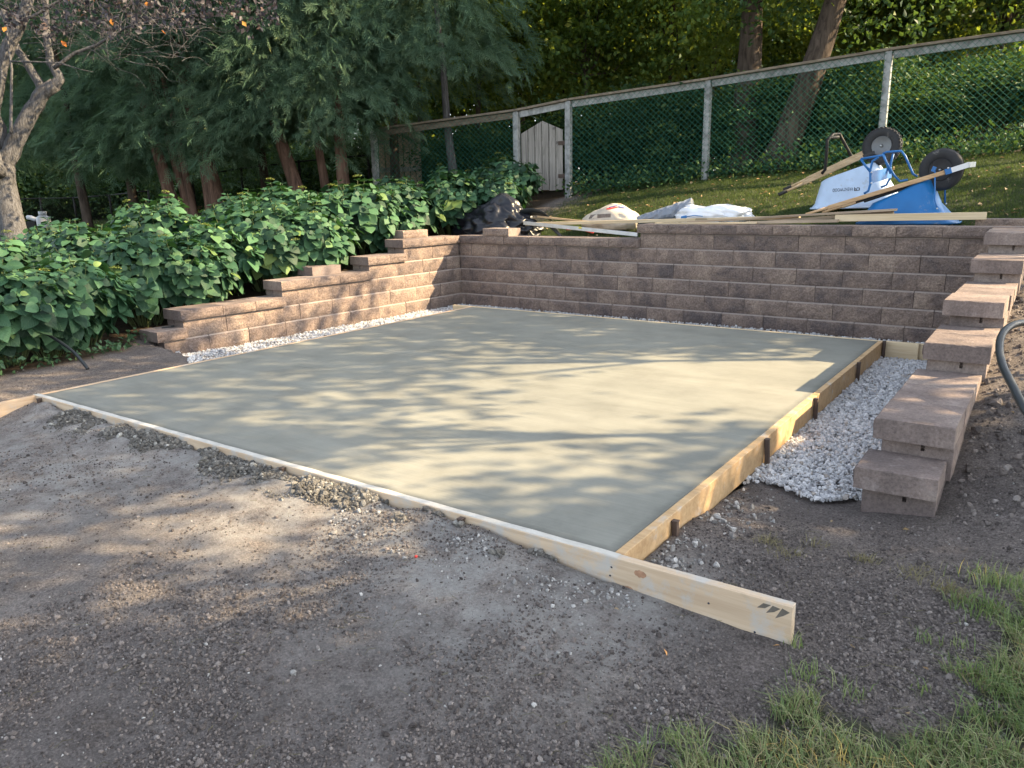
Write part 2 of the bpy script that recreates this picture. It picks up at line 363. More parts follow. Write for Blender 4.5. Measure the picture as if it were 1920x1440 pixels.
M['wood_leaf'] = m_leaf('woodland_leaf', (0.040, 0.090, 0.032), (0.068, 0.128, 0.040), (0.12, 0.18, 0.05), (0.30, 0.37, 0.035), 0.45, 0.55)
M['bush_leaf'] = m_leaf('undergrowth_leaf', (0.018, 0.050, 0.024), (0.036, 0.086, 0.036), (0.075, 0.135, 0.046), (0.08, 0.14, 0.02), 0.3, 0.6)
M['deep_leaf'] = m_leaf('deep_green_leaf', (0.024, 0.062, 0.030), (0.045, 0.105, 0.045), (0.085, 0.155, 0.055), (0.12, 0.20, 0.03), 0.3, 0.55)
M['plum_leaf'] = m_leaf('dark_plum_leaf', (0.024, 0.026, 0.034), (0.042, 0.040, 0.050), (0.075, 0.066, 0.072), (0.06, 0.045, 0.05), 0.2, 0.5)
M['autumn'] = m_leaf('autumn_leaf', (0.45, 0.09, 0.03), (0.50, 0.20, 0.04), (0.5, 0.30, 0.08), (0.6, 0.2, 0.03), 0.4, 0.5)
M['dry_leaf'] = m_leaf('dry_leaf', (0.25, 0.16, 0.08), (0.38, 0.28, 0.15), (0.48, 0.36, 0.22), (0.3, 0.2, 0.1), 0.2, 0.7)
M['grass'] = m_leaf('grass_blade', (0.095, 0.165, 0.060), (0.17, 0.245, 0.098), (0.40, 0.40, 0.22), (0.25, 0.32, 0.09), 0.35, 0.55, obj=False)
M['lawn'] = m_leaf('lawn_blade', (0.024, 0.054, 0.018), (0.044, 0.080, 0.026), (0.10, 0.12, 0.045), (0.12, 0.17, 0.03), 0.35, 0.5, obj=False)
M['straw'] = m_leaf('dry_grass', (0.16, 0.15, 0.07), (0.26, 0.235, 0.125), (0.33, 0.29, 0.17), (0.3, 0.26, 0.12), 0.25, 0.7, obj=False)
def m_scatter(name, stops, rough=0.9):
    t = NT(name); c = t.ramp(t.rand(), stops); co = t.coord(); c = t.mix(0.6, c, t.ramp(t.noise(co, 1.6, 5, 0.7), [(0.3, 0.7), (0.7, 1.2)]), 'MULTIPLY')
    return t.done(c, rough, t.bump(t.noise(co, 3.0, 4), 0.5, 0.1), spec=0.25)
M['marble'] = m_scatter('white_marble_chip', [(0.0, (0.42, 0.42, 0.44)), (0.25, (0.60, 0.60, 0.61)), (0.7, (0.76, 0.755, 0.745)), (0.88, (0.80, 0.79, 0.78)), (0.95, (0.48, 0.42, 0.36)), (1.0, (0.30, 0.27, 0.25))], 0.7)
M['clod'] = m_scatter('soil_clod', [(0.0, (0.07, 0.06, 0.056)), (0.5, (0.165, 0.142, 0.13)), (0.88, (0.26, 0.225, 0.203)), (1.0, (0.30, 0.27, 0.25))])
M['crumb'] = m_scatter('pale_crumb', [(0.0, (0.24, 0.23, 0.22)), (0.6, (0.40, 0.39, 0.37)), (1.0, (0.62, 0.60, 0.57))])
M['spill'] = m_scatter('spilled_concrete', [(0.0, (0.105, 0.098, 0.088)), (0.6, (0.175, 0.165, 0.148)), (0.9, (0.25, 0.238, 0.213)), (1.0, (0.46, 0.45, 0.41))], 0.8)

# ---------------------------------------------------------------- ground
LW = lambda y, k=0: -1.3213+0.0463*y-0.0205*k          # left wall front face x
BW = lambda x, k=0: 5.927-0.0132*x+0.0199*k            # back wall front face y
RW = lambda k=0: 5.05+0.0205*k                          # right wall front face x
_cp = [(-2, -3, -.30), (0, -2.5, -.27), (3, -2.5, -.30), (5.7, -2.4, -.30), (8, -3, -.28), (12, -3, -.1), (3.5, -1.2, -.16), (1.5, -1.2, -.14), (5.0, -1, -.23), (6.3, -.5, -.2),
       (-.5, -.06, -.035), (0.2, -.06, -.03), (1.4, -.05, -.04), (2.6, -.05, -.04), (3.5, -.05, -.035), (4.0, -.05, -.05), (4.4, -.05, -.075), (5.1, -.05, -.13), (5.6, 0, -.14),
       (4.5, .5, -.10), (4.8, .6, -.12), (4.75, 1.2, -.155), (4.6, 1.5, -.165), (4.95, 1.5, -.165), (.12, -.3, -.12), (.35, -.65, -.15), (-.35, -.35, -.035), (5.35, .6, -.12), (5.45, 1.2, -.10), (5.55, 1.55, 0.0), (5.5, 2.0, .10), (5.55, 2.6, .20), (5.6, 3.3, .33), (5.6, 4.4, .50), (5.6, 5.0, .62), (5.6, 5.9, .80),
       (7, 1, .0), (7, 3, .4), (8, 5, .8), (10, 1, .2),
       (-.1, .8, -.035), (-.8, .6, -.035), (-1.1, 1.5, -.03), (-1.75, 1.6, -.02), (-1.8, 3, .12), (-1.7, 4.5, .32), (-1.6, 5.8, .50), (-1, 6.5, .60), (0, 6.4, .62), (1.3, 6.4, .66), (1.9, 6.35, .82), (4, 6.35, .83), (5.5, 6.4, .85),
       (-1.8, 8.5, 1.12), (-1.0, 8.7, 1.18), (.9, 9.6, 1.41), (3.4, 10, 1.55), (5.2, 10.4, 1.68), (8, 10.5, 1.75), (2, 7.5, 1.02), (4.5, 7.8, 1.12),
       (-2.5, 1, -.02), (-3.5, 2.2, .22), (-5.9, 2.5, .48), (-3.5, 4.5, .42), (-6, 6, .72), (-4, 7, .80), (-15, 6.8, .66), (-12, 2, .5), (-25, 10, .8), (-8, 12, 1.0), (0, 14, 1.7), (5, 16, 2.0), (12, 16, 2.2), (-20, 30, 1.5), (10, 35, 2.6), (-15, -5, .3), (20, 0, .6), (20, 20, 2.4), (-30, -10, .5), (30, -20, 0), (0, -20, -.5), (-40, 40, 1.5), (40, 40, 3)]
_cp = np.array(_cp)
def _phi(d): return np.where(d > 1e-9, d, 0)
_A = _phi(np.hypot(_cp[:, None, 0]-_cp[None, :, 0], _cp[:, None, 1]-_cp[None, :, 1])) + np.eye(len(_cp))*0.02
_B = np.c_[np.ones(len(_cp)), _cp[:, :2]]
_sol = np.linalg.solve(np.block([[_A, _B], [_B.T, np.zeros((3, 3))]]), np.r_[_cp[:, 2], 0, 0, 0])
def outer_z(x, y):
    x = np.asarray(x, float); y = np.asarray(y, float); sh = x.shape; x = x.ravel(); y = y.ravel(); z = np.zeros_like(x)
    for i in range(0, len(x), 20000):
        xx = np.clip(x[i:i+20000], -60, 60); yy = np.clip(y[i:i+20000], -40, 60)
        D = np.hypot(xx[:, None]-_cp[None, :, 0], yy[:, None]-_cp[None, :, 1])
        z[i:i+20000] = _phi(D)@_sol[:len(_cp)] + _sol[-3]+_sol[-2]*xx+_sol[-1]*yy
    return z.reshape(sh)
def pit_mask(x, y):
    front = np.where(x > 4.47, 1.52+0.05*np.sin(x*9), np.where(x < -0.02, 1.42-0.2*(x+0.5), 0.02))
    return (x > LW(y)-0.15) & (x < RW()+0.15) & (y < BW(x)+0.15) & (y > front)
def ground_z(x, y, fine=True):
    x = np.asarray(x, float); y = np.asarray(y, float); z = outer_z(x, y)
    z = np.where(pit_mask(x, y), np.where(x > 4.45, -0.175, -0.215), z)
    if fine:
        near = np.clip(1-(np.hypot(x-3, y-1)-7)/6, 0, 1)
        z = z + near*(0.030*(vnoise(x, y, 0.55, 1)-.5)+0.022*(vnoise(x+y*.3, y, 0.21, 2)-.5)+0.010*(vnoise(x, y, 0.09, 3)-.5))*np.where(pit_mask(x, y), .3, 1)
        z = z + np.where((y > -.55) & (y < -.03) & (x > 0) & (x < 4.4), np.exp(-((y+.12)/.16)**2)*0.045*(vnoise(x, y, .17, 5)-.35)*np.clip((4.4-x)*2, 0, 1), 0)
    under = (x > -.02) & (x < 4.47) & (y > -.02) & (y < 4.85)
    return np.where(under, np.minimum(z, -0.17), z)
gz = lambda x, y: float(ground_z(np.array([x]), np.array([y]), False)[0])

def axis(lo, hi, step, far):
    a = np.arange(lo, hi+step/2, step); g = []; s = step; p = hi
    while p < far: s *= 1.22; p += s; g.append(p)
    h = []; s = step; p = lo
    while p > -far: s *= 1.22; p -= s; h.append(p)
    return np.r_[h[::-1], a, g]
gx = axis(-2.3, 6.6, 0.045, 900); gy = axis(-1.9, 6.4, 0.045, 900)
# keep vertices beside the form boards exactly on their lines
GX, GY = np.meshgrid(gx, gy); GZ = ground_z(GX, GY)
def smooth(a, lo, hi): t = np.clip((a-lo)/(hi-lo), 0, 1); return t*t*(3-2*t)
BED_EDGE = lambda y: np.interp(y, [-3, 0, .6, 1.2, 1.7, 6.2, 7.2], [-1.6, -0.95, -0.95, -1.1, -1.5, -1.45, -1.2])
def lawn_mask(x, y):
    wob = (vnoise(x, y, .35, 11)-.5)*0.35
    l = smooth(y+wob, 6.3, 6.6)*smooth(-y-wob, -11.2, -10.2)*smooth(x, -1.2, -.4)
    l = np.maximum(l, smooth(-x, 4.6, 5.2)*smooth(-y, -14, -10))             # lawn beyond the shrubs
    return l
GRASS_PX = [(1120, 1470), (1180, 1400), (1260, 1375), (1340, 1345), (1420, 1290), (1470, 1300), (1530, 1335), (1640, 1350), (1740, 1340), (1800, 1290), (1840, 1230), (1850, 1170), (1880, 1120), (1935, 1100), (2400, 1100), (2400, 1900), (1000, 1900)]
GRASS = np.array([on_z(a+(25 if b < 1340 and a > 1750 else 0), b+(42 if b < 1500 else 0), -.2)[:2] for a, b in [(a+(70 if a < 1560 else 0), b) for a, b in GRASS_PX]])
def in_poly(x, y, P):
    ins = np.zeros(np.shape(x), bool); j = len(P)-1
    for i in range(len(P)):
        c = ((P[i, 1] > y) != (P[j, 1] > y)) & (x < (P[j, 0]-P[i, 0])*(y-P[i, 1])/(P[j, 1]-P[i, 1]+1e-12)+P[i, 0]); ins ^= c; j = i
    return ins
lawn = lawn_mask(GX, GY); gp = in_poly(GX, GY, GRASS)
lawn = np.maximum(lawn, gp*0.75)
mulch = smooth(BED_EDGE(GY)-GX, 0, .25)*smooth(GY, -3, -2)*(1-lawn); mulch = np.maximum(mulch, smooth(GY, 10.2, 11.5)*(1-lawn)*smooth(GX, -9, -5))
dust = np.exp(-np.clip((-GY-.02)/.8, 0, 9)**1.2)*(GY < 0)*smooth(GX, -.3, .3)*smooth(-GX, -5.0, -4.6)
for cx, cy, r, s in ((1.6, -.55, .8, .9), (3.9, -.28, .45, 1.0), (4.15, -.45, .35, .9), (2.9, -.35, .5, .9), (0.9, -.45, .7, .7), (4.55, .15, .3, .6)):
    dust = np.maximum(dust, s*np.exp(-((GX-cx)**2+(GY-cy)**2)/(r*r)))
nx, ny = len(gx), len(gy); idx = np.arange(nx*ny).reshape(ny, nx)
F = np.stack([idx[:-1, :-1], idx[:-1, 1:], idx[1:, 1:], idx[1:, :-1]], -1).reshape(-1, 4)
gm = np_mesh('ground', np.c_[GX.ravel(), GY.ravel(), GZ.ravel()], F, M['soil'], {'lawn': lawn.ravel(), 'mulch': mulch.ravel(), 'dust': dust.ravel()}, smooth=True)
tag(place('ground', gm), kind='structure')

# slab and its timber form
mb = MB(); mb.box((2.2247, 2.4174, -.0855), (4.4494, 4.8348, .165), bev=.006); slab = mb.build('concrete_slab', M['concrete'])
tag(slab, 'smooth freshly poured grey concrete slab inside its timber form', 'slab')

def board(name, a, b, w, h, mat, label, cat='board', group=None, up=(0, 0, 1), bev=.002, parent=None, extra=None):
    a = Vector(a); b = Vector(b); L = (b-a).length; x = (b-a).normalized(); y = Vector(up).cross(x).normalized(); z = x.cross(y)
    m = MB(); seg = max(2, int(L/.4)); 
    m.box((0, 0, 0), (L, w, h), bev=bev)
    o = m.build(name, mat if isinstance(mat, list) else [mat]); o.matrix_world = Matrix(((x.x, y.x, z.x, (a.x+b.x)/2), (x.y, y.y, z.y, (a.y+b.y)/2), (x.z, y.z, z.z, (a.z+b.z)/2), (0, 0, 0, 1)))
    if label: tag(o, label, cat, group)
    return o
FG = 'timber boards of the slab form'
fr = board('form_board', (-.045, -.0195, -.07), (5.104, -.0195, -.07), .037, .142, M['pine'], 'long front form board whose bare end sticks out over the soil', group=FG)
# cement smear on its top edge, knot, nail holes and the inked hatch at the end
mb = MB(); sx = np.linspace(-2.57, 1.95, 60); V = []; 
for i, x in enumerate(sx):
    w = .0175; e = .002*math.sin(i*1.7); V += [(x, -w+.004*abs(math.sin(i*2.3)), .0715), (x, w, .0715+.002*abs(math.sin(i*.9)))]
mb.add(V, [(2*i, 2*i+2, 2*i+3, 2*i+1) for i in range(59)]); mb.build('cement_smear', M['cemented'], fr)
mb = MB()
for q in range(3):
    x0 = 2.462+q*.030; mb.add([(x0, -.0189, .036-.010*q), (x0+.026, -.0189, .041-.004*q), (x0+.045, -.0189, .058-.004*q), (x0+.020, -.0189, .058)], [(0, 1, 2, 3)])
mb.build('inked_hatch', plain('faded_ink', (0.13, 0.115, 0.095), .8, var=.5, sc=60), fr)
for x, z in ((1.93, .03), (1.925, -.005), (2.30, .0), (2.46, -.055)):
    mb = MB(); mb.lathe([(.004, 0), (.004, .0006)], (x, -.0187, z), n=8, M=Matrix.Rotation(R(90), 3, 'X')); mb.build('nail_hole', M['black'], fr)
def disc(cx, cz, rx, rz_, n=18): return [(cx+rx*math.cos(6.283*k/n), -.01895, cz+rz_*math.sin(6.283*k/n)*(1+.15*math.sin(3*k))) for k in range(n)]
knot = plain('red_knot', (0.36, 0.205, 0.125), 0.6, var=.6, sc=60)
for q in ((2.045, .035, .024, .014), (2.0, -.035, .018, .009)): mb = MB(); mb.add(disc(*q), [tuple(range(18))]); mb.build('knot', knot, fr)
board('form_board', (4.469, .003, -.07), (4.469, 4.832, -.07), .038, .14, M['pine_r'], 'amber side form board next to the white gravel strip', group=FG, up=(0, 0, 1))
board('form_board', (-.021, -.75, -.071), (-.021, 4.83, -.071), .036, .138, M['pine_f'], 'far side form board beside the leafy shrubs', group=FG)
board('form_board', (-.30, 4.853, -.07), (4.765, 4.853, -.07), .036, .14, M['pine_clean'], 'rear form board running in front of the tall stone wall', group=FG)
board('form_board', (4.50, 4.893, -.073), (5.045, 4.893, -.073), .036, .138, M['pine_clean'], 'short pine offcut lapped behind the rear form board end', group=FG)
def stake(x, y, top, label, rz=0):
    m = MB(); m.box((0, 0, -.1), (.024, .024, .24), bev=.003); m.box((0, 0, .017), (.028, .028, .008), bev=.002)
    o = m.build('form_stake', M['rust']); o.location = (x, y, top-.02); o.rotation_euler = (R(random.uniform(-3, 3)), R(random.uniform(-3, 3)), rz)
    tag(o, label, 'stake', 'steel stakes holding the form')
for x, y, t, lb in ((4.504, .43, -.02, 'steel stake nearest the front corner of the amber form board'), (4.504, 1.62, .004, 'second steel stake from the front along the amber form board'), (4.504, 2.60, .004, 'middle steel stake on the amber form board'),
                    (4.504, 3.82, .006, 'fourth steel stake from the front along the amber form board'), (4.504, 4.80, .010, 'steel stake in the corner by the rear form board'),
                    (2.635, -.054, -.006, 'steel stake in the middle of the long front form board'), (1.494, -.054, -.008, 'muddy steel stake left along the front form board'), (3.77, -.054, -.006, 'cement covered steel stake right along the front form board'), (.08, -.054, -.006, 'steel stake at the far left corner of the front form board')):
    stake(x, y, t, lb)

# ---------------------------------------------------------------- retaining walls
_bm = {}
def block_mesh(L, H, D, var, rough=True, rough_end=0, notch=0, bulge=.0075):
    key = (round(L, 3), H, D, var, rough, rough_end, notch)
    if key in _bm: return _bm[key]
    rs = random.Random(hash(key) & 0xffff); m = MB(); nu, nv = (9, 4) if L > .25 else (5, 4)
    g = .0021; ch = .013 if H > .12 else .006
    def fr_(i, j):
        u = i/nu; v = j/nv; x = g+(L-2*g)*u; z = (H*.993-ch-.001)*v+.001
        edge = min(i, nu-i, j, nv-j)
        if not rough: return (x, 0, z)
        y = .003 if edge == 0 else -bulge*(.2+1.0*rs.random())
        if 0 < i < nu: x += rs.uniform(-.01, .01)
        if edge == 0: y += rs.uniform(-.001, .002)
        return (x, y, z)
    if rough:
        G = [[fr_(i, j) for i in range(nu+1)] for j in range(nv+1)]
        V = [p for row in G for p in row]; Fq = []
        for j in range(nv):
            for i in range(nu):
                a = j*(nu+1)+i; Fq.append((a, a+1, a+nu+2, a+nu+1))
        m.add(V, Fq, 0)
        tr_ = [(G[nv][i][0], G[nv][i][1], G[nv][i][2]) for i in range(nu+1)]; tb = [(G[nv][i][0], .004+ch*.8+rs.uniform(-.002, .002), H*.993) for i in range(nu+1)]
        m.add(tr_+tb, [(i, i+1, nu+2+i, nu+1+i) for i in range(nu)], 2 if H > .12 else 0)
    else: m.add([(g, 0, .001), (L-g, 0, .001), (L-g, 0, H*.993), (g, 0, H*.993)], [(0, 1, 2, 3)], 1)
    y0 = .004 if rough else 0
    x0, x1, z0, z1 = g, L-g, .001, H*.993
    c = .005
    # top with a chamfered rim that is chipped here and there, bottom, back
    NE = 9; yf = y0+(ch*.8 if rough else c); rim = {}; low = {}
    for e, x, sg in ((1, x0, 1), (2, x1, -1)):
        hi_, lo_ = [], []
        for q in range(NE+1):
            yy = yf+(D-c-yf)*q/NE; cp = rs.random()**4*.011 if 0 < q < NE else 0
            lo_.append((x, yy, z1-.001-cp)); hi_.append((x+sg*(c*.7+cp*1.1), yy, z1))
        rim[e], low[e] = hi_, lo_
        V = lo_+hi_; m.add(V, [(q, q+1, NE+2+q, NE+1+q) if e == 1 else (q+1, q, NE+1+q, NE+2+q) for q in range(NE)], 1)
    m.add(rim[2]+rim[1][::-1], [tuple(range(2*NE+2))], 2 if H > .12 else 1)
    if not rough: m.add([(x0, y0, z1-.001), (x1, y0, z1-.001), rim[2][0], rim[1][0]], [(0, 1, 2, 3)], 1)
    m.add([(x0, D, z1-.001), (x1, D, z1-.001), rim[2][-1], rim[1][-1]], [(1, 0, 3, 2)], 1)
    m.add([(x0, y0, z0), (x1, y0, z0), (x1, D, z0), (x0, D, z0)], [(0, 3, 2, 1)], 1)
    m.add([(x0, D, z0), (x1, D, z0), (x1, D, z1-.001), (x0, D, z1-.001)], [(0, 3, 2, 1)], 1)
    for e, x in ((1, x0), (2, x1)):
        s = 1 if e == 1 else -1
        if notch == e:                      # keyway slot in the exposed end
            ya, yb, zc = D*.56, D*.615, H-.045; dd = .035*s
            A = [(x, y0, z0), (x, ya, z0), (x, yb, z0), (x, D, z0), (x, y0, z1-.001), (x, ya, z1-.001), (x, yb, z1-.001), (x, D, z1-.001), (x, ya, zc), (x, yb, zc),
                 (x+dd, ya, z1-.001), (x+dd, yb, z1-.001), (x+dd, ya, zc), (x+dd, yb, zc)]
            Fq = [(0, 1, 8, 5, 4), (1, 2, 9, 8), (2, 3, 7, 6, 9), (8, 9, 13, 12), (5, 8, 12, 10), (9, 6, 11, 13), (12, 13, 11, 10)]
            m.add(A, Fq if e == 1 else [f[::-1] for f in Fq], 1)
        elif rough_end == e:
            nv2 = 4; nw = 6; V = []
            for j in range(nv2+1):
                for i in range(nw+1):
                    ed = min(i, nw-i, j, nv2-j); V.append((x-s*(0 if ed == 0 else bulge*(.3+.8*rs.random())), y0+(D-y0)*i/nw, z0+(z1-.001-z0)*j/nv2))
            m.add(V, [(j*(nw+1)+i, j*(nw+1)+i+1, (j+1)*(nw+1)+i+1, (j+1)*(nw+1)+i) for j in range(nv2) for i in range(nw)], 0)
        else:
            V = [(x, y0, z0), (x, D, z0), (x, D, z1-.001)]+low[e][::-1]+[(x, y0, z1-.001)]; m.add(V, [tuple(range(len(V)))], 1)
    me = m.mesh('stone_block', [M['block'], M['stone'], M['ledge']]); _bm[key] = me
    return me
CH, CAPH = .168, .100
Z0 = lambda k: -.188+CH*k
def course(root, k, s0, s1, phase, off, notch_first=0, rough_first=0):
    js = [s0]; j = phase+.457*math.ceil((s0-phase+.06)/.457)
    while j < s1-.06: js.append(j); j += .457
    js.append(s1)
    for i in range(len(js)-1):
        L = js[i+1]-js[i]; L = .457 if abs(L-.457) < .004 else L
        me = block_mesh(L, CH, .30, random.randint(0, 5), notch=notch_first if (i == 0 and notch_first == 1) or (i == len(js)-2 and notch_first == 2) else 0)
        place('block', me, root, (js[i], off+random.uniform(-.003, .003), Z0(k)), (0, 0, random.uniform(-.004, .004)))
def caps(root, joints, off, z, name='cap'):
    for a, b in zip(joints[:-1], joints[1:]):
        place(name, block_mesh(b-a, CAPH, .335, random.randint(0, 3)), root, (a, off-.03+random.uniform(-.004, .004), z+random.uniform(0, .002)), (0, 0, random.uniform(-.006, .006)))
# back wall: local x along +X, local y into the bank
bw = empty('retaining_wall', (0, 5.927, 0), math.atan(-.0132))
tag(bw, 'tall brown split face block wall behind the slab, bags and boards on top', 'wall')
lx = lambda x: x*1.0001
for k, ph in enumerate((-.5347, .161, -.03, .22, -.011)): course(bw, k, -1.06-.0205*k, 5.10+.02*k, ph, .0199*k)
course(bw, 5, 1.60, 5.36, .21, .0199*5, notch_first=1)
caps(bw, [-1.17, -.751, -.356, .041, .429, .814, 1.209, 1.597], .0199*4, Z0(5))
caps(bw, [1.568, 1.96, 2.352, 2.751, 3.144, 3.535, 3.927, 4.326, 4.72, 5.11, 5.44], .0199*5, Z0(6))
# left wall: local x along +Y, front faces +X
lw = empty('retaining_wall', (-1.3213, 0, 0), R(90)-math.atan(.0463))
tag(lw, 'stepped tan block wall between the leafy shrubs and the slab, partly sunlit', 'wall')
for k, (s0, ph) in enumerate(((1.66, 2.1307), (1.885, 2.35), (3.062, 3.09), (4.345, 4.36), (4.96, 5.03))): course(lw, k, s0, 6.0, ph, .0205*k, notch_first=1)
caps(lw, [1.585, 1.90], 0, Z0(1)); caps(lw, [1.855, 2.31, 2.69, 3.075], .0205, Z0(2)); caps(lw, [3.04, 3.47, 3.85, 4.26, 4.355], .041, Z0(3))
caps(lw, [4.31, 4.67, 4.965], .0615, Z0(4)); caps(lw, [4.92, 5.30, 5.70, 6.02], .082, Z0(5))
# right wall: local x along -Y, front faces -X
rw = empty('retaining_wall', (5.05, 0, 0), R(-90))
tag(rw, 'stepped block wall with wide smooth caps beside the white gravel', 'wall')
for k, s0 in enumerate((1.25, 1.50, 2.66, 3.32, 4.46, 5.10)): course(rw, k, -6.15, -s0, -s0, .0205*k, notch_first=2)
def rcaps(j, k):
    js = [-v for v in j][::-1]
    for a, b in zip(js[:-1], js[1:]):
        place('cap', block_mesh(b-a, CAPH, .335, random.randint(0, 3)), rw, (a, .0205*k-.03+random.uniform(-.006, .006), Z0(k+1)+random.uniform(0, .002)), (0, 0, random.uniform(-.012, .012)))
rcaps([1.19, 1.495], 0); rcaps([1.44, 1.84, 2.24, 2.655], 1); rcaps([2.60, 2.97, 3.315], 2); rcaps([3.25, 3.65, 4.05, 4.455], 3); rcaps([4.40, 4.74, 5.095], 4); rcaps([5.035, 5.43, 5.82], 5)
# loose cap stones lying on the walls
def loose_cap(loc, rz, label, L=.40, var=0, D=.30, rough=True):
    o = place('cap_stone', block_mesh(L, CAPH, D, var, rough=rough), None, loc, (0, 0, rz)); tag(o, label, 'stone', 'loose cap stones left on the walls')
loose_cap((-1.34, 3.60, .4175), R(84), 'loose smooth cap stone lying midway up the stepped shrub side wall', var=1, rough=False)
loose_cap((-1.36, 5.16, .7535), R(83), 'loose cap stone on the highest shrub side cap near the corner', .43, 2)
loose_cap((-.70, 5.99, .7535), R(-3), 'loose cap stone standing before the black rubbish bag', .44, 3, .26)
loose_cap((4.93, 6.42, .875), R(4), 'rough cap stone lying on the lawn behind the right hand wall corner', .52, 2, .22)
mb = MB(); mb.box((0, 0, .006), (.10, .018, .010), bev=.002); mb.box((.05, 0, .010), (.03, .03, .016), bev=.003)
o = mb.build('pipe_offcut', M['pipe']); o.location = (-1.40, 1.80, .081); o.rotation_euler = (0, 0, R(70)); tag(o, 'short black plastic offcut on the lowest cap of the shrub side wall', 'offcut')

# ---------------------------------------------------------------- scattered stones (geometry nodes on a point cloud)
def scatter(name, P, S, mat, label=None, flat=.7, sub=1, jag=.35, seed=0, kind='stuff', rotate=True):
    me = bpy.data.meshes.new(name); me.vertices.add(len(P)); me.vertices.foreach_set('co', np.asarray(P, np.float32).ravel())
    a = me.attributes.new('sc', 'FLOAT', 'POINT'); a.data.foreach_set('value', np.asarray(S, np.float32)); me.materials.append(mat)
    o = place(name, me); ng = bpy.data.node_groups.new(name, 'GeometryNodeTree')
    ng.interface.new_socket('Geometry', in_out='INPUT', socket_type='NodeSocketGeometry'); ng.interface.new_socket('Geometry', in_out='OUTPUT', socket_type='NodeSocketGeometry')
    N = ng.nodes.new; L = ng.links.new
    gi = N('NodeGroupInput'); go = N('NodeGroupOutput'); ico = N('GeometryNodeMeshIcoSphere'); ico.inputs['Radius'].default_value = 1; ico.inputs['Subdivisions'].default_value = sub
    sp = N('GeometryNodeSetPosition'); rv = N('FunctionNodeRandomValue'); rv.data_type = 'FLOAT_VECTOR'; rv.inputs[0].default_value = (-jag,)*3; rv.inputs[1].default_value = (jag,)*3; rv.inputs['Seed'].default_value = seed+3
    L(ico.outputs['Mesh'], sp.inputs['Geometry']); L(rv.outputs[0], sp.inputs['Offset'])
    sm = N('GeometryNodeSetMaterial'); sm.inputs['Material'].default_value = mat; L(sp.outputs[0], sm.inputs['Geometry'])
    ip = N('GeometryNodeInstanceOnPoints'); L(gi.outputs[0], ip.inputs['Points']); L(sm.outputs[0], ip.inputs['Instance'])
    rr = N('FunctionNodeRandomValue'); rr.data_type = 'FLOAT_VECTOR'; rr.inputs[0].default_value = (0, 0, 0); rr.inputs[1].default_value = (6.28, 6.28, 6.28); rr.inputs['Seed'].default_value = seed
    L(rr.outputs[0], ip.inputs['Rotation'])
    na = N('GeometryNodeInputNamedAttribute'); na.data_type = 'FLOAT'; na.inputs['Name'].default_value = 'sc'
    rs = N('FunctionNodeRandomValue'); rs.data_type = 'FLOAT_VECTOR'; rs.inputs[0].default_value = (flat*.75,)*3; rs.inputs[1].default_value = (1.25, 1.25, 1.25); rs.inputs['Seed'].default_value = seed+9
    vm = N('ShaderNodeVectorMath'); vm.operation = 'SCALE'; L(rs.outputs[0], vm.inputs[0]); L(na.outputs['Attribute'], vm.inputs['Scale']); L(vm.outputs[0], ip.inputs['Scale'])
    L(ip.outputs[0], go.inputs[0]); md = o.modifiers.new('scatter', 'NODES'); md.node_group = ng
    tag(o, kind=kind); return o
def rnd(n, a, b): return RNG.uniform(a, b, n)
# white crushed marble beds
def gravel(name, n, x0, x1, y0, y1, ok, zt, seed):
    x = rnd(n, x0, x1); y = rnd(n, y0, y1); m = ok(x, y); x, y = x[m], y[m]
    z = np.maximum(zt + .014*(vnoise(x, y, .3, 20)-.5), ground_z(x, y)+.004) + rnd(len(x), -.006, .008)
    return scatter(name, np.c_[x, y, z], RNG.lognormal(math.log(.0092), .34, len(x)), M['marble'], flat=.5, sub=1, jag=.25, seed=seed)
gravel('white_gravel', 17000, 4.49, 5.06, 1.1, 4.88, lambda x, y: (x < 5.052) & (y > 1.33+.06*np.sin(x*14)-.10*np.clip((4.75-x), 0, 1)), -.142, 1)
gravel('white_gravel', 21000, -1.3, -.04, 1.1, 5.95, lambda x, y: (x > LW(y)) & (y > 1.22-.42*(x+.05)+.05*np.sin(x*11)), -.182, 2)
gravel('white_gravel', 12000, -1.1, 5.05, 4.88, 5.95, lambda x, y: (y < BW(x)) & (RNG.random(len(x)) < .9), -.17, 3)
# soil clods: denser where the picture is closer
def soil_pts(n, smin):
    d = RNG.uniform(0, 1, n); px = RNG.uniform(-60, 1980, n*1); py = 700+(1500-700)*RNG.uniform(0, 1, n)**.8
    r = _f[None]+((px-960)/FPX)[:, None]*_r-((py-720)/FPX)[:, None]*_u
    t = (-.15-CAM_P[2])/r[:, 2]; P = CAM_P+r*t[:, None]; x, y = P[:, 0]+RNG.normal(0, .04, n), P[:, 1]+RNG.normal(0, .04, n)
    bad = (x > -.05) & (x < 4.5) & (y > -.05) & (y < 4.9) | pit_mask(x, y) | ((x > 5.0) & (x < 5.42) & (y > 1.15)) | (x < BED_EDGE(y)-.2) | (in_poly(x, y, GRASS) & (RNG.random(n) < .75)) | ((x < 5.11) & (y > -.05) & (y < .01))
    x, y = x[~bad], y[~bad]; return x, y
x, y = soil_pts(170000, .003)
dens = vnoise(x, y, .5, 31)*.6+vnoise(x, y, .18, 32)*.4; keep = RNG.random(len(x)) < np.clip((dens-.30)*1.9, .06, 1); x, y = x[keep], y[keep]
s = np.clip(RNG.lognormal(math.log(.0026), .45, len(x)), .0013, .010); scatter('soil_clods', np.c_[x, y, ground_z(x, y)+s*.35], s, M['clod'], flat=.75, sub=1, jag=.3, seed=11)
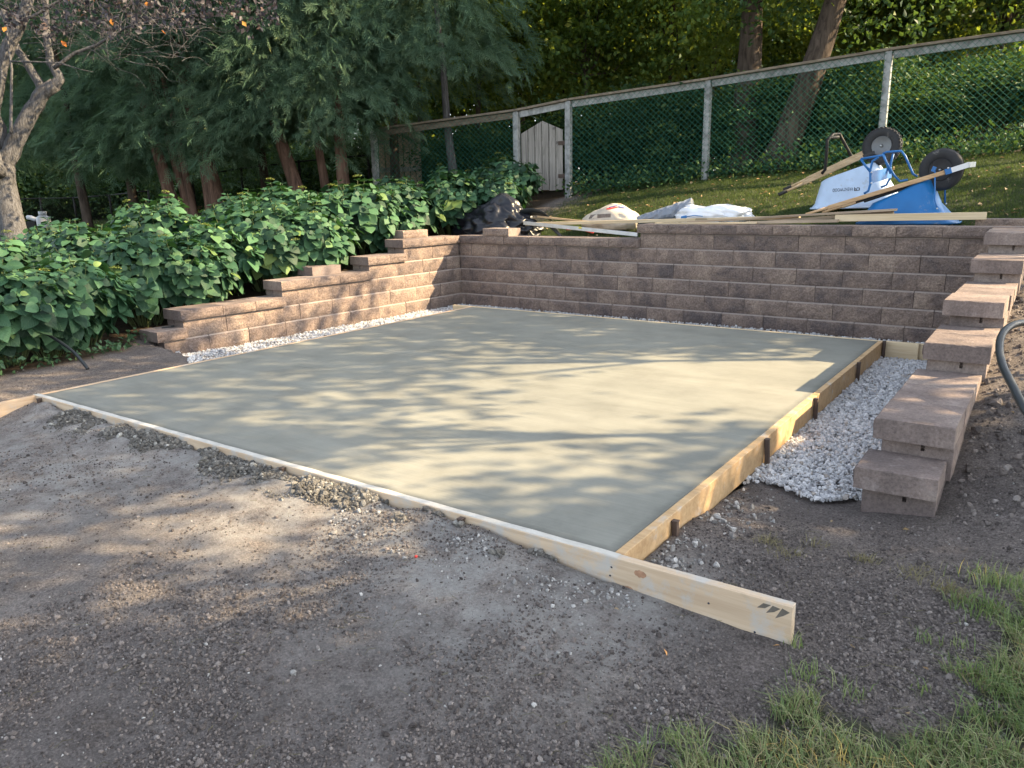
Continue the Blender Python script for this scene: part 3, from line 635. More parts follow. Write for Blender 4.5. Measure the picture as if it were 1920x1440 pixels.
x, y = rnd(5000, 5.35, 7.2), rnd(5000, 1.2, 6.2); x = x + .05; s = np.clip(RNG.lognormal(math.log(.008), .5, len(x)), .003, .03); scatter('soil_clods', np.c_[x, y, ground_z(x, y)+s*.3], s, M['clod'], flat=.75, sub=1, jag=.3, seed=12)
x, y = soil_pts(900, .003); s = np.clip(RNG.lognormal(math.log(.0024), .5, len(x)), .001, .009); scatter('pale_pebbles', np.c_[x, y, ground_z(x, y)+s*.3], s, M['crumb'], flat=.7, sub=1, jag=.25, seed=13)
# spilled concrete crumbs along the form and pale crumbs beside the amber board
x = RNG.beta(1.3, 1.1, 30000)*4.2+.03; y = -.045-np.abs(RNG.normal(0, .085, len(x))); kp = vnoise(x, y*.7, .33, 41)*.6+.4*vnoise(x, y, .09, 42)+y*1.3 > .31; x, y = x[kp], y[kp]
pile = np.clip((vnoise(x, y*.7, .33, 41)*.6+.4*vnoise(x, y, .09, 42)+y*1.3-.31)/.3, 0, 1)*.024
s = np.clip(RNG.lognormal(math.log(.0036), .62, len(x)), .0014, .018); scatter('concrete_spill', np.c_[x, y, np.minimum(ground_z(x, y)+s*.3+pile*RNG.random(len(x)), -.012)], s, M['spill'], flat=.7, sub=1, jag=.22, seed=14)
x = rnd(1400, 4.5, 4.72)+np.abs(RNG.normal(0, .05, 1400)); y = RNG.beta(1, 1.2, 1400)*1.25+.03; kp = RNG.random(1400) < np.exp(-(x-4.5)/.10); x, y = x[kp], y[kp]
kp = vnoise(x, y, .10, 52) > .42; x, y = x[kp], y[kp]; s = np.clip(RNG.lognormal(math.log(.0055), .55, len(x)), .002, .018); scatter('concrete_crumbs', np.c_[x, y, ground_z(x, y)+s*.4], s, M['crumb'], flat=.7, sub=1, jag=.3, seed=15)
x = rnd(1500, 3.2, 4.6); y = -.06-np.abs(RNG.normal(0, .16, 1500)); kp = vnoise(x, y, .12, 51) > .5; x, y = x[kp], y[kp]; s = np.clip(RNG.lognormal(math.log(.0032), .55, len(x)), .001, .012); scatter('concrete_crumbs', np.c_[x, y, ground_z(x, y)+s*.3], s, M['crumb'], flat=.7, sub=1, jag=.3, seed=16)
mb = MB(); mb.lathe([(.001, -.004), (.006, -.003), (.0065, .001), (.003, .005)], (0, 0, 0), n=10); o = mb.build('red_scrap', M['red']); p = on_z(781, 1060, -.1); o.location = (p[0], p[1], gz(p[0], p[1])+.004); o.rotation_euler = (1.2, .3, .5); tag(o, 'tiny red plastic scrap on the bare soil', 'scrap')

# ---------------------------------------------------------------- leaves
def rotmats(n, up_bias=0.0, dirs=None, droop=0.0):
    """random frames: columns = leaf x (side), y (length), z (normal)"""
    if dirs is None: dirs = RNG.normal(0, 1, (n, 3))
    y = dirs/np.linalg.norm(dirs, axis=1, keepdims=True); y[:, 2] -= droop; y /= np.linalg.norm(y, axis=1, keepdims=True)
    z = RNG.normal(0, 1, (n, 3)); z[:, 2] += up_bias; z -= y*(z*y).sum(1, keepdims=True); z /= np.linalg.norm(z, axis=1, keepdims=True)
    x = np.cross(y, z); return np.stack([x, y, z], 2)
def leafcloud(name, base_v, base_f, P, Rm, S, mat, uv=None):
    nb = len(base_v); n = len(P)
    V = np.einsum('nij,bj->nbi', Rm, base_v)*S[:, None, None]+P[:, None, :]
    Fq = (base_f[None]+(np.arange(n)*nb)[:, None, None]).reshape(-1, base_f.shape[1])
    rv = np.repeat(RNG.random(n), nb)
    return np_mesh(name, V.reshape(-1, 3), Fq, mat, {'rnd': rv}, smooth=True, uv=np.tile(uv, (n, 1)) if uv is not None else None)
# simple leaf: folded quad pair
LV = np.array([(0, 0, 0), (-.32, .45, .10), (0, 1, -.10), (.32, .45, .10)], float); LF = np.array([(0, 2, 1), (0, 3, 2)])
# cedar spray: flat drooping fan of narrow scales
def spray():
    V = []; Fq = []
    def strip(p, d, L, w, dz):
        d = np.array(d)/np.linalg.norm(d); s_ = np.array([-d[1], d[0], 0]); i = len(V); q = np.array(p)
        V.extend([q-s_*w*.4, q+d*L*.5+s_*w+np.array([0, 0, -dz*.3]), q+d*L+np.array([0, 0, -dz]), q+d*L*.5-s_*w+np.array([0, 0, -dz*.3])]); Fq.extend([(i, i+1, i+2), (i, i+2, i+3)])
    strip((0, 0, 0), (0, 1, 0), 1.0, .017, .22)
    for k in range(5):
        t = .06+k*.18; L = .46*(1-t*.55)
        for s_ in (-1, 1): strip((0, t+(.05 if s_ > 0 else 0), -.22*t*t), (s_*.8, 1, 0), L*(.75+.5*((k*7+s_) % 3)/3), .019, .10)
    return np.array(V), np.array(Fq)
SV, SF = spray()
# hydrangea leaf
def hyd_leaf(droop, fold, wid):
    rows = [(0, .05), (.08, .25), (.24, .41), (.46, .43), (.68, .32), (.87, .13), (1.0, .0)]
    V = []; uv = []
    for t, w in rows:
        z = -droop*t*t
        for s_ in (-1, 0, 1): V.append((s_*w*wid*1.0, t, z+abs(s_)*fold*w*.55+ .02*math.sin(t*19)*abs(s_))); uv.append((s_*w*2.2, t))
    Fq = []
    for i in range(len(rows)-1):
        for s_ in (0, 1):
            a = i*3+s_; Fq += [(a, a+1, a+4), (a, a+4, a+3)]
    return np.array(V), np.array(Fq), np.array(uv)
HL = [hyd_leaf(d, f, w) for d, f, w in ((.18, .10, 1.0), (.30, .16, .92), (.10, .05, 1.06), (.38, .20, .95))]
HM = [np_mesh('hydrangea_leaf', v, f, M['hyd'], {'rnd': np.zeros(len(v))}, True, uv) for v, f, uv in HL]

def make_hydrangea(seed, rad, hgt):
    """one bush: leaf frames (pos, 3x3, scale), stem mesh, flower positions; facing the camera side first"""
    rs = np.random.default_rng(seed); L = []; stems = MB(); fl = []
    n = 40
    for i in range(n):
        ph = i*2.39996+rs.uniform(-.3, .3); q = math.sqrt((i+.5)/n); rr = q*rad*(1+rs.uniform(-.12, .12))
        h = hgt*(1-.38*q**2.2)*(1+rs.uniform(-.10, .10)); tip = np.array([rr*math.cos(ph), rr*math.sin(ph), h]); root = np.array([.25*rr*math.cos(ph), .25*rr*math.sin(ph), 0])
        mid = root*.4+tip*.6+np.array([0, 0, .1*h]); pts = [root, mid, tip]
        stems.tube(pts, [.006, .005, .003], 4, cap=False)
        ax = tip-mid; ax /= np.linalg.norm(ax)
        if rs.random() < .055: fl.append(tip+np.array([0, 0, .05]))
        az0 = rs.uniform(0, 6.28)
        for lev, (dist, s_, nl, el) in enumerate(((0.02, .085, 3, .45), (.06, .14, 4, .05), (.15, .19, 4, -.30), (.29, .20, 4, -.45), (.46, .19, 3, -.55))):
            c = tip-ax*dist*1.0
            if c[2] < .10: continue
            for k in range(nl):
                az = az0+lev*1.1+k*6.2832/nl+rs.uniform(-.35, .35); e = el-.45*q+rs.uniform(-.25, .2)
                d = np.array([math.cos(az)*math.cos(e), math.sin(az)*math.cos(e), math.sin(e)])+.35*np.array([math.cos(ph), math.sin(ph), 0])*q; d /= np.linalg.norm(d)
                z = np.array([0, 0, 1.0-.45*q])+1.25*np.array([math.cos(ph), math.sin(ph), 0])*q+rs.normal(0, .22, 3); z -= d*(z@d); z /= np.linalg.norm(z)
                sc = s_*rs.uniform(.8, 1.15); L.append((c+d*.025, np.stack([np.cross(d, z), d, z], 1), sc))
    return L, stems, fl
def flower_mesh():
    n = 70; a = RNG.uniform(0, 6.28, n); r_ = np.sqrt(RNG.random(n))*.055; P = np.c_[r_*np.cos(a), r_*np.sin(a), .012-r_*r_*6+RNG.normal(0, .003, n)]
    return leafcloud('flower_head', LV, LF, P, rotmats(n, 2.0, RNG.normal(0, 1, (n, 3))*np.array([1, 1, .3])), RNG.uniform(.014, .022, n), M['flower'])
FLM = flower_mesh()
HB = [make_hydrangea(100+i, r_, h) for i, (r_, h) in enumerate(((.62, .95), (.66, 1.02), (.58, .90), (.70, 1.05)))]
HSTEM = [b[1].mesh('stems', M['stem']) for b in HB]
HYD = [  # x, y, variant, scale, label
    (-1.50, -.30, 0, .9, 'leafy green shrub cut by the photo edge above the bare soil strip'), (-1.62, .45, 1, .85, 'leafy green shrub with the black pipe poking out in front'),
    (-1.78, 1.15, 2, .92, 'leafy green shrub just in front of the lowest wall step'), (-2.05, 1.95, 3, .88, 'leafy green shrub behind the lowest step of the tan wall'),
    (-2.10, 2.75, 0, .95, 'leafy green shrub behind the long low run of caps'), (-2.12, 3.55, 1, .98, 'leafy green shrub behind the loose smooth cap stone'),
    (-2.12, 4.35, 2, 1.08, 'leafy green shrub behind the fourth wall step'), (-2.10, 5.10, 3, 1.0, 'leafy green shrub behind the highest loose cap stone'),
    (-2.0, 5.85, 0, .98, 'leafy green shrub behind the wall corner'), (-1.75, 6.65, 1, .9, 'leafy green shrub beside the black rubbish bag'), (-1.22, 7.05, 2, .88, 'leafy green shrub in front of the pointed gate'),
    (-1.55, 7.75, 3, .85, 'leafy green shrub nearest the left gate post'), (-2.0, 7.9, 0, .76, 'leafy green shrub between the black bag and the left gate post'), (-1.85, 2.35, 1, .8, 'low leafy green shrub pressed against the long low caps'), (-1.88, 3.95, 3, .85, 'low leafy green shrub pressed against the third wall step'), (-1.86, 5.45, 2, .85, 'low leafy green shrub pressed against the top caps'), (-1.6, .05, 3, .8, 'low leafy green shrub at the bed edge left of the pipe'), (-1.66, .82, 0, .8, 'low leafy green shrub at the bed edge right of the pipe'),
    (-2.75, .05, 2, .9, 'leafy green shrub in the second row at the photo edge'), (-2.85, 1.0, 3, .88, 'leafy green shrub in front of the pale grey tree trunk'), (-3.05, 1.95, 0, .95, 'leafy green shrub in the second row right of the grey trunk'),
    (-3.1, 2.9, 1, .95, 'leafy green shrub in the second row under the hanging branches'), (-3.1, 3.85, 2, .98, 'leafy green shrub in front of the left red trunk cluster'), (-3.05, 4.75, 3, .98, 'leafy green shrub in front of the right red trunk cluster'),
    (-2.95, 5.65, 0, .95, 'leafy green shrub in front of the leaning red trunk'), (-2.7, 6.5, 1, .84, 'leafy green shrub in front of the old paling fence'), (-2.2, 7.2, 3, .82, 'leafy green shrub under the grey leaning trunk'),
    (-3.9, .7, 1, .85, 'leafy green shrub in the back row beneath the grey trunk'), (-4.0, 2.1, 2, .9, 'leafy green shrub in the back row near the gas cylinder'), (-4.1, 3.4, 3, .9, 'leafy green shrub in the back row before the shaded black fence'), (-4.0, 4.7, 0, .92, 'leafy green shrub in the back row at the foot of the cedars')]
for (x, y, v, sc, lab) in HYD:
    L, stems, fl = HB[v]; rz = random.uniform(0, 6.28); root = empty('hydrangea_bush', (x, y, gz(x, y)), rz); root.scale = (sc,)*3
    tag(root, lab, 'shrub', 'hydrangea bushes in the bed behind the stepped wall')
    place('stems', HSTEM[v], root)
    # the leaves turned to the open side (seen from the pad) are single objects, the rest one mass
    tc = np.array([CAM_P[0]-x, CAM_P[1]-y, 0]); tc /= np.linalg.norm(tc); cz, sz = math.cos(-rz), math.sin(-rz); tl = np.array([cz*tc[0]-sz*tc[1], sz*tc[0]+cz*tc[1], 0])
    front_row = x > -2.3; cap_n = 130 if front_row else 70
    score = np.array([l[0]@tl*1.0+l[0][2]*.9 + l[2]*1.5 for l in L]); order = np.argsort(-score)
    for i in order[:cap_n]:
        p, m, s_ = L[i]; o = bpy.data.objects.new('leaf', HM[random.randint(0, 3)]); COL.objects.link(o); o.parent = root
        o.matrix_local = Matrix.Translation(p) @ Matrix(m.tolist()).to_4x4() @ Matrix.Scale(s_, 4)
    rest = order[cap_n:]
    P = np.array([L[i][0] for i in rest]); Rm = np.array([L[i][1] for i in rest]); S = np.array([L[i][2] for i in rest])
    o = place('inner_leaves', leafcloud('inner_leaves', HL[0][0], HL[0][1], P, Rm, S, M['hyd'], HL[0][2]), root); o['kind'] = 'stuff'
    for p in fl: place('flower_head', FLM, root, p, (random.uniform(-.2, .2), random.uniform(-.2, .2), 0))
# weeds at the soil edge of the bed
n = 260; x = rnd(n, -1.5, -.95); y = rnd(n, -.2, 1.6); x = np.minimum(x, BED_EDGE(y)+rnd(n, -.3, .05)); P = np.c_[x, y, ground_z(x, y)+rnd(n, .01, .10)]
o = place('low_weeds', leafcloud('low_weeds', LV, LF, P, rotmats(n, 1.5), rnd(n, .03, .07), M['hyd'])); tag(o, kind='stuff')

# ---------------------------------------------------------------- trees
def clump_pts(n_cl, per, C, rad, rs, shell=.55, csize=.45, flat=.6):
    """leaf positions in clumps spread through an ellipsoid"""
    d = rs.normal(0, 1, (n_cl, 3)); d /= np.linalg.norm(d, axis=1, keepdims=True); r_ = (shell+(1-shell)*rs.random(n_cl))[:, None]
    c = np.array(C)+d*r_*np.array(rad)*rs.uniform(.75, 1.1, (n_cl, 1))
    q = rs.normal(0, 1, (n_cl, per, 3))*np.array([csize, csize, csize*flat])*rs.uniform(.5, 1.2, (n_cl, 1, 1))*.6
    return (c[:, None]+q).reshape(-1, 3), c
def limbs(mb, base, tips, r0, rs, n=6):
    b = np.array(base)
    for t in tips:
        m = (b*.5+t*.5)+np.array([0, 0, -.12*np.linalg.norm(t-b)])+rs.normal(0, .06, 3); mb.tube([b, m, t], [r0, r0*.6, r0*.15], n, cap=False)

# broadleaf woodland trees
def make_crown(seed, n_cl, per, rad, leaf, mat, csize=.5, shell=.3):
    rs = np.random.default_rng(seed); P, c = clump_pts(n_cl, per, (0, 0, 0), rad, rs, shell, csize)
    return leafcloud('crown', LV, LF, P, rotmats(len(P), .9, None, .25), rs.uniform(.7, 1.25, len(P))*leaf, mat), c
CROWNS = [make_crown(200+i, 190, 70, (2.2, 2.2, 2.7), .105, M[('wood_leaf', 'deep_leaf', 'wood_leaf')[i]], .46) for i in range(3)]
BUSHES = [make_crown(220+i, 75, 90, (1.25, .85, 1.2), .078, M['bush_leaf'], .33, .2) for i in range(3)]
SHADE = [make_crown(240+i, 24, 170, (2.8, 2.8, 2.2), .15, M['wood_leaf'], .72, .2) for i in range(2)]
TRUNKS = {}
def trunk_mesh(key, H, r0, cr, lean, mat, rad):
    rs = np.random.default_rng(key); m = MB(); pts = []; rr = []
    for i in range(9):
        t = i/8; pts.append((lean[0]*t*H+.04*math.sin(t*5+key), lean[1]*t*H+.04*math.cos(t*4+key), t*H-.12)); rr.append(r0*(1.35 if i == 0 else 1)*(1-.62*t))
    m.tube(pts, rr, 12); top = np.array(pts[-1]); limbs(m, pts[5], [top+np.array(q)*.62 for q in cr[::max(1, len(cr)//12)]], r0*.35, rs)
    return m.mesh('trunk', mat)
def tree(name, x, y, H, r0, crown, label, cat='tree', group=None, lean=(0, 0), mat=None, cs=1.0, key=1, rz=None):
    z = gz(x, y); root = empty(name, (x, y, z), 0); root.rotation_euler = (0, 0, 0); tag(root, label, cat, group)
    place('trunk', trunk_mesh(key, H, r0, crown[1]*cs, lean, mat or M['bark_dark'], 1), root)
    c = place('crown', crown[0], root, (lean[0]*H, lean[1]*H, H), (0, 0, random.uniform(0, 6.28) if rz is None else rz), cs)
    return root
WG = 'woodland trees behind the chain link fence'
def pz(px, d, y=330): p = at(px, y, d); return p[0], p[1]
WOODS = [ # px, distance, height of crown centre, trunk radius, crown, lean, scale, label
    (1395, 14.3, 6.3, .27, 0, (-.02, 0), 1.0, 'thick brown trunk rising left of the leaning trunk behind the fence'), (1448, 13.6, 6.2, .26, 1, (.26, .12), 1.0, 'leaning thick brown trunk behind the fence left of the barrows'),
    (1100, 15.5, 5.6, .06, 2, (.0, .0), 1.1, 'slim dark stemmed tree above the gate'), (1180, 17.5, 6.5, .08, 1, (.02, 0), 1.2, 'slim dark tree standing deeper in the wood right of the gate'), (1260, 15.2, 5.8, .06, 0, (-.03, 0), 1.0, 'slim tree between the gate and the thick trunks'),
    (900, 17.0, 6.0, .08, 0, (0, 0), 1.1, 'slim backlit tree right of the cedars'), (980, 19.5, 6.8, .08, 2, (0, 0), 1.25, 'backlit yellow green tree deep behind the gate'), (790, 18.5, 6.6, .09, 1, (0, 0), 1.2, 'tree glowing through the gap beside the cedars'),
    (1600, 15.5, 6.0, .08, 2, (0, 0), 1.1, 'tree behind the fence above the pale barrow'), (1720, 14.6, 5.6, .08, 0, (0, 0), 1.1, 'tree hanging over the fence above the blue barrow'), (1850, 14.0, 5.4, .09, 1, (0, 0), 1.15, 'tree hanging over the fence at the right photo edge'),
    (1330, 19.5, 7.0, .1, 2, (0, 0), 1.3, 'tree deep in the wood behind the thick trunks'), (1520, 20.0, 7.0, .1, 0, (0, 0), 1.3, 'tree deep in the wood right of the leaning trunk'), (1780, 19.0, 7.2, .1, 2, (0, 0), 1.3, 'tree deep in the wood toward the right'),
    (1960, 17, 6.5, .1, 0, (0, 0), 1.2, 'tree mostly beyond the right photo edge'), (640, 22, 7, .1, 2, (0, 0), 1.3, 'tree far behind the cedars near the paling fence'), (430, 24, 6.5, .1, 0, (0, 0), 1.3, 'tree far behind the red trunk cluster'), (200, 26, 6.5, .1, 1, (0, 0), 1.4, 'tree far behind the gas cylinder'), (20, 25, 6.0, .1, 2, (0, 0), 1.4, 'tree far behind the pale grey trunk')]
WOODS += [(-60, 30, 9, .12, 0, (0, 0), 1.7, 'far tall tree beyond the left photo edge'), (110, 31, 9, .12, 1, (0, 0), 1.8, 'far tall tree above the gas cylinder'), (300, 30, 9, .12, 2, (0, 0), 1.8, 'far tall tree above the left trunk cluster'), (470, 29, 9, .12, 0, (0, 0), 1.8, 'far tall tree above the black fence post'), (620, 28, 9, .12, 1, (0, 0), 1.8, 'far tall tree above the slim red trunk'),
    (760, 26, 8.6, .12, 2, (0, 0), 1.7, 'far tall tree above the paling fence'), (870, 25, 8.3, .12, 0, (0, 0), 1.7, 'far tall tree left of the gate'), (960, 26, 8.6, .12, 1, (0, 0), 1.7, 'far tall tree straight behind the gate'), (1060, 25, 8.5, .12, 2, (0, 0), 1.7, 'far tall tree behind the right gate post'), (1170, 25.5, 8.5, .12, 0, (0, 0), 1.7, 'far tall tree between gate and middle post'),
    (1280, 25, 8.5, .12, 1, (0, 0), 1.7, 'far tall tree behind the middle post'), (1400, 25.5, 8.7, .12, 2, (0, 0), 1.7, 'far tall tree behind the upright thick trunk'), (1530, 25, 8.7, .12, 0, (0, 0), 1.7, 'far tall tree right of the leaning thick trunk'), (1660, 24, 8.7, .12, 1, (0, 0), 1.7, 'far tall tree above the fence post by the barrows'), (1790, 23.5, 8.7, .12, 2, (0, 0), 1.7, 'far tall tree above the blue barrow'), (1920, 23, 8.6, .12, 0, (0, 0), 1.7, 'far tall tree at the right photo edge')]
for i, (px, d, H, r0, c, ln, cs, lab) in enumerate(WOODS):
    x, y = pz(px, d+(1.0 if i > 1 else -1.0)); H = H-1.9+min(max(0, d-15)*.12, .6)-(2.2 if d > 22.5 and cs > 1.6 else 0); tree('woodland_tree', x, y, H, r0, CROWNS[c], lab, 'tree', WG, ln, None, cs, 300+i)
n = 42000; px_ = RNG.uniform(-500, 2500, n); dd = RNG.uniform(33, 40, n); P = np.array([at(a, 360, b) for a, b in zip(px_, dd)]); P[:, 2] = outer_z(P[:, 0], P[:, 1])+RNG.uniform(-.5, 8.5, n)
o = place('far_wood', leafcloud('far_wood', LV, LF, P, rotmats(n, .9, None, .25), RNG.uniform(.35, .7, n), M['bush_leaf'])); tag(o, kind='stuff')
BG = 'undergrowth bushes behind the fence'
UND = [(905, 13.9, 'dark bush behind the fence left of the gate'), (1010, 15.3, 'dark bush seen over the pointed gate'), (1120, 13.4, 'dark bush behind the mesh just right of the gate'), (1205, 13.0, 'dark bush behind the mesh between gate and middle post'),
       (1285, 12.9, 'dark bush behind the mesh beside the middle post'), (1370, 12.6, 'bush at the foot of the thick trunk behind the mesh'), (1470, 12.4, 'bush with yellow leaves below the leaning trunk'), (1560, 12.0, 'dark bush behind the mesh above the pale barrow'),
       (1640, 11.9, 'dark bush behind the fence post by the barrows'), (1730, 11.6, 'dark bush behind the mesh above the blue barrow wheel'), (1820, 11.4, 'dark bush behind the mesh right of the blue barrow'), (1915, 11.3, 'dark bush behind the mesh at the right photo edge'),
       (1150, 15.5, 'bush in the second rank behind the gate'), (1320, 15.0, 'bush in the second rank behind the middle post'), (1500, 14.3, 'bush in the second rank behind the leaning trunk'), (1680, 13.8, 'bush in the second rank behind the barrows'), (1860, 13.3, 'bush in the second rank at the right'),
       (800, 15.6, 'dim bush behind the leaning grey trunk'), (560, 19.5, 'dim bush behind the black fence near the leaning red trunk'), (470, 20, 'dim bush behind the black fence post'), (260, 21.5, 'dim bush behind the black fence left of the red trunks'), (120, 22, 'dim bush behind the gas cylinder'), (20, 21.0, 'dim bush behind the pale grey trunk'), (660, 18.5, 'dim bush behind the paling fence')]
UND += [(-40, 24, 'far bush left of the pale grey trunk'), (70, 25, 'far bush behind the gas cylinder'), (170, 24, 'far bush behind the thin dark cedar trunk'), (400, 24, 'far bush behind the right red trunk cluster'),
        (470, 23, 'far bush beyond the black fence post'), (545, 22, 'far bush left of the leaning red trunk'), (615, 21.5, 'far bush behind the slim red trunk'), (680, 20.5, 'far bush behind the straight red trunk'), (745, 19, 'far bush behind the paling fence boards'), (840, 17.5, 'far bush behind the slim grey brown trunk')]
for i, (px, d, lab) in enumerate(UND):
    x, y = pz(px, d+1.1); z = gz(x, y); root = empty('undergrowth_bush', (x, y, z)); tag(root, lab, 'bush', BG)
    m = MB(); rs = np.random.default_rng(400+i); limbs(m, (0, 0, -.05), [np.array((q[0]*.8, q[1]*.8, 0.8+q[2]*.6)) for q in BUSHES[i % 3][1][:9]], .02, rs, 5); m.build('stems', M['bark_dark'], root)
    place('foliage', BUSHES[i % 3][0], root, (0, 0, .80), (0, 0, random.uniform(0, 6.28)), (1.1+max(0, d-17)*.09,)*2+(random.uniform(.55, 1.0)*(1+max(0, d-17)*.16),))
# shade trees standing right of the picture, they throw the dappled light on the slab
SG = 'shade trees right of the pad'
for i, (x, y, H, rz, cs, lab) in enumerate((
        (9.05, 2.20, 4.2, 3.074, 0.600, 'small shade tree nearest the corner of rough grass'),
        (15.53, 7.09, 5.0, 4.459, 1.040, 'shade tree farthest up the right hand slope'),
        (8.90, 4.74, 5.4, 0.132, 0.602, 'small tall stemmed shade tree nearest the wide capped wall'),
        (13.37, 5.42, 3.9, 4.878, 1.037, 'low crowned shade tree in the middle of the right hand slope'),
        (11.49, 3.38, 5.6, 4.315, 1.005, 'shade tree on the lower part of the right hand slope'),
        (9.99, 7.72, 6.6, 4.343, 1.037, 'tallest shade tree standing level with the lawn behind the wall'),
        (9.47, 8.94, 4.3, 3.501, 0.812, 'shade tree just before the run on of the back fence'),
        (13.55, 3.37, 4.6, 5.205, 1.300, 'widest shade tree on the right hand slope'),
        (10.78, 10.81, 5.0, 4.122, 1.173, 'shade tree right at the line of the back fence'),
        (12.54, 4.41, 5.2, 0.604, 0.932, 'shade tree between the widest one and the low crowned one'))):
    tree('shade_tree', x, y, H, .055, SHADE[i % 2], lab, 'tree', SG, (0, 0), None, cs, 500+i, rz)

# cedars with red trunks and hanging sprays
def make_cedar(seed, rad, h0, h1, n):
    rs = np.random.default_rng(seed); nb = 130; P = []; D = []; per = n//nb
    for b in range(nb):
        t = b/nb; z = h0+(h1-h0)*t; az = b*2.4+rs.uniform(-.4, .4); L = rad*(1-.35*t)*rs.uniform(.55, 1.2); tilt = rs.uniform(-.15, .3)
        q = .30+.70*rs.random(per)**.55; side = rs.normal(0, .20, per)*(.4+.8*q)
        x = math.cos(az)*L*q-math.sin(az)*side; y = math.sin(az)*L*q+math.cos(az)*side; zz = z+L*(tilt*q-.55*q**3)-np.abs(side)*.45+rs.normal(0, .05, per)
        P.append(np.c_[x, y, zz]); a = az+rs.normal(0, .5, per)+side*1.2; e = rs.normal(-.45, .4, per); D.append(np.c_[np.cos(a)*np.cos(e), np.sin(a)*np.cos(e), np.sin(e)])
    P = np.concatenate(P); D = np.concatenate(D); Rm = rotmats(len(P), 1.1, D, .1)
    me = leafcloud('crown', SV, SF, P, Rm, rs.uniform(.14, .34, len(P)), M['cedar'])
    br = np.repeat(rs.random(nb), per); rv = np.clip((br[:, None]*.35+rs.random(len(P))[:, None]*.30+SV[None, :, 1]*.40), 0, .99)      # paler toward the tips: spray highlights put into the colour
    me.attributes['rnd'].data.foreach_set('value', rv.astype(np.float32).ravel()); return me
CED = [make_cedar(600+i, r_, 1.75, 6.8, 8000) for i, r_ in enumerate((1.55, 1.7, 1.45))]
CG = 'cedar trees with red trunks beyond the shrubs'
CEDARS = [ # px of trunk foot, distance, trunks [(dx, dy, lean, r)], variant, crown z offset, label
    (160, 15.5, [(0, 0, -.05, .09)], 0, -.15, 'cedar with one thin dark trunk right of the gas cylinder'),
    (345, 14.3, [(-.12, 0, -.20, .12), (.05, .15, -.22, .10), (.28, -.05, -.15, .07)], 1, .0, 'cedar with the left cluster of red trunks'),
    (415, 14.2, [(-.18, 0, -.08, .09), (-.02, .1, -.18, .10), (.12, -.1, -.22, .14)], 2, -.1, 'cedar with the right cluster of red trunks'),
    (578, 13.8, [(0, 0, -.30, .13)], 0, .15, 'cedar with the single red trunk leaning left'), (618, 14.0, [(0, 0, -.10, .085)], 1, .2, 'cedar with a slim red trunk between two others'),
    (646, 13.6, [(0, 0, .0, .115)], 2, .35, 'cedar with a straight red trunk near the paling fence'), (856, 13.9, [(0, 0, -.08, .085)], 2, .75, 'cedar with a slim grey brown trunk left of the gate'),
    (250, 16.5, [(0, 0, 0, .1)], 2, -.1, 'cedar in the rear row behind the left trunk cluster'), (500, 16.5, [(0, 0, 0, .1)], 0, .1, 'cedar in the rear row between the trunk clusters'), (740, 15.2, [(0, 0, .05, .1)], 0, 1.15, 'cedar in the rear row above the paling fence'), (14, 17.0, [(0, 0, 0, .1)], 1, .0, 'cedar in the rear row behind the pale grey trunk')]
rgt = Vector((_r0[0], _r0[1], 0))
for i, (px, d, trs, v, dz, lab) in enumerate(CEDARS):
    x, y = pz(px, d, 380); root = empty('cedar_tree', (x, y, gz(x, y))); tag(root, lab, 'tree', CG)
    for (dx, dy, ln, r0) in trs:
        m = MB(); b = rgt*dx+Vector((0, dy, 0)); pts = [b+Vector((rgt.x*ln*h*.8+.02*math.sin(h*3+dx*9), rgt.y*ln*h*.8, h-.15)) for h in np.linspace(0, 4.2, 9)]
        m.tube(pts, [r0*(1.12-.10*k) for k in range(9)], 10); m.build('trunk', M['bark_red'] if i not in (0, 6, 7, 8, 9, 10) else M['bark_grey' if i == 6 else 'bark_dark'], root)
    place('crown', CED[v], root, (rgt.x*trs[0][2]*1.5, rgt.y*trs[0][2]*1.5, dz), (0, 0, random.uniform(0, 6.28)))

# grey ornamental tree at the left edge with dark plum leaves
D0 = 10.4
root = empty('ornamental_tree', tuple(at(40, 470, D0)[:2])+(gz(*at(40, 470, D0)[:2]),)); tag(root, 'forked pale grey tree at the left edge with dark plum leaves', 'tree')
inv = -Vector(root.location)
def pxline(pts, d=D0): return [Vector(at(a, b, d+(c if len(q) > 2 else 0)))+inv for q in pts for a, b, c in [(*q, 0)[:3]]]
def branch(name, pts, r0, r1, n=10, d=D0):
    P = pxline(pts, d); Q = []; 
    for i in range(len(P)-1):
        for k in range(3): Q.append(P[i].lerp(P[i+1], k/3)+Vector(RNG.normal(0, 1, 3))*r0*.06)
    Q.append(P[-1]); m = MB(); m.tube(Q, list(np.linspace(r0, r1, len(Q))), n); return m.build(name, M['bark_grey'], root)
branch('trunk', [(46, 540), (29, 455), (17, 400), (6, 345), (1, 305)], .165, .15, 14)
branch('limb', [(2, 318), (14, 300), (32, 255), (60, 205), (82, 172), (104, 158)], .125, .085, 12)
branch('limb', [(100, 162), (112, 148), (104, 132), (94, 118), (88, 70), (86, 20), (80, -60)], .070, .032, 10)
branch('limb', [(82, 172), (70, 150), (50, 118), (34, 96), (20, 60), (6, 20)], .065, .035, 10)
branch('limb', [(-6, 330), (-22, 270), (-14, 200), (0, 130), (18, 82), (42, 36), (56, -10), (70, -80)], .11, .055, 12, D0-.3)
branch('limb', [(8, 280), (4, 240), (-20, 190), (-60, 120)], .07, .03, 8)
branch('branch', [(20, 250), (21, 200), (22, 130), (10, 40)], .022, .014, 6, D0-.4)
branch('branch', [(100, 128), (140, 100), (182, 84), (215, 64), (240, 50), (290, 38)], .026, .009, 6, D0-.5)
branch('branch', [(20, 115), (70, 116), (110, 118), (150, 130), (175, 135)], .012, .004, 5, D0-.6)
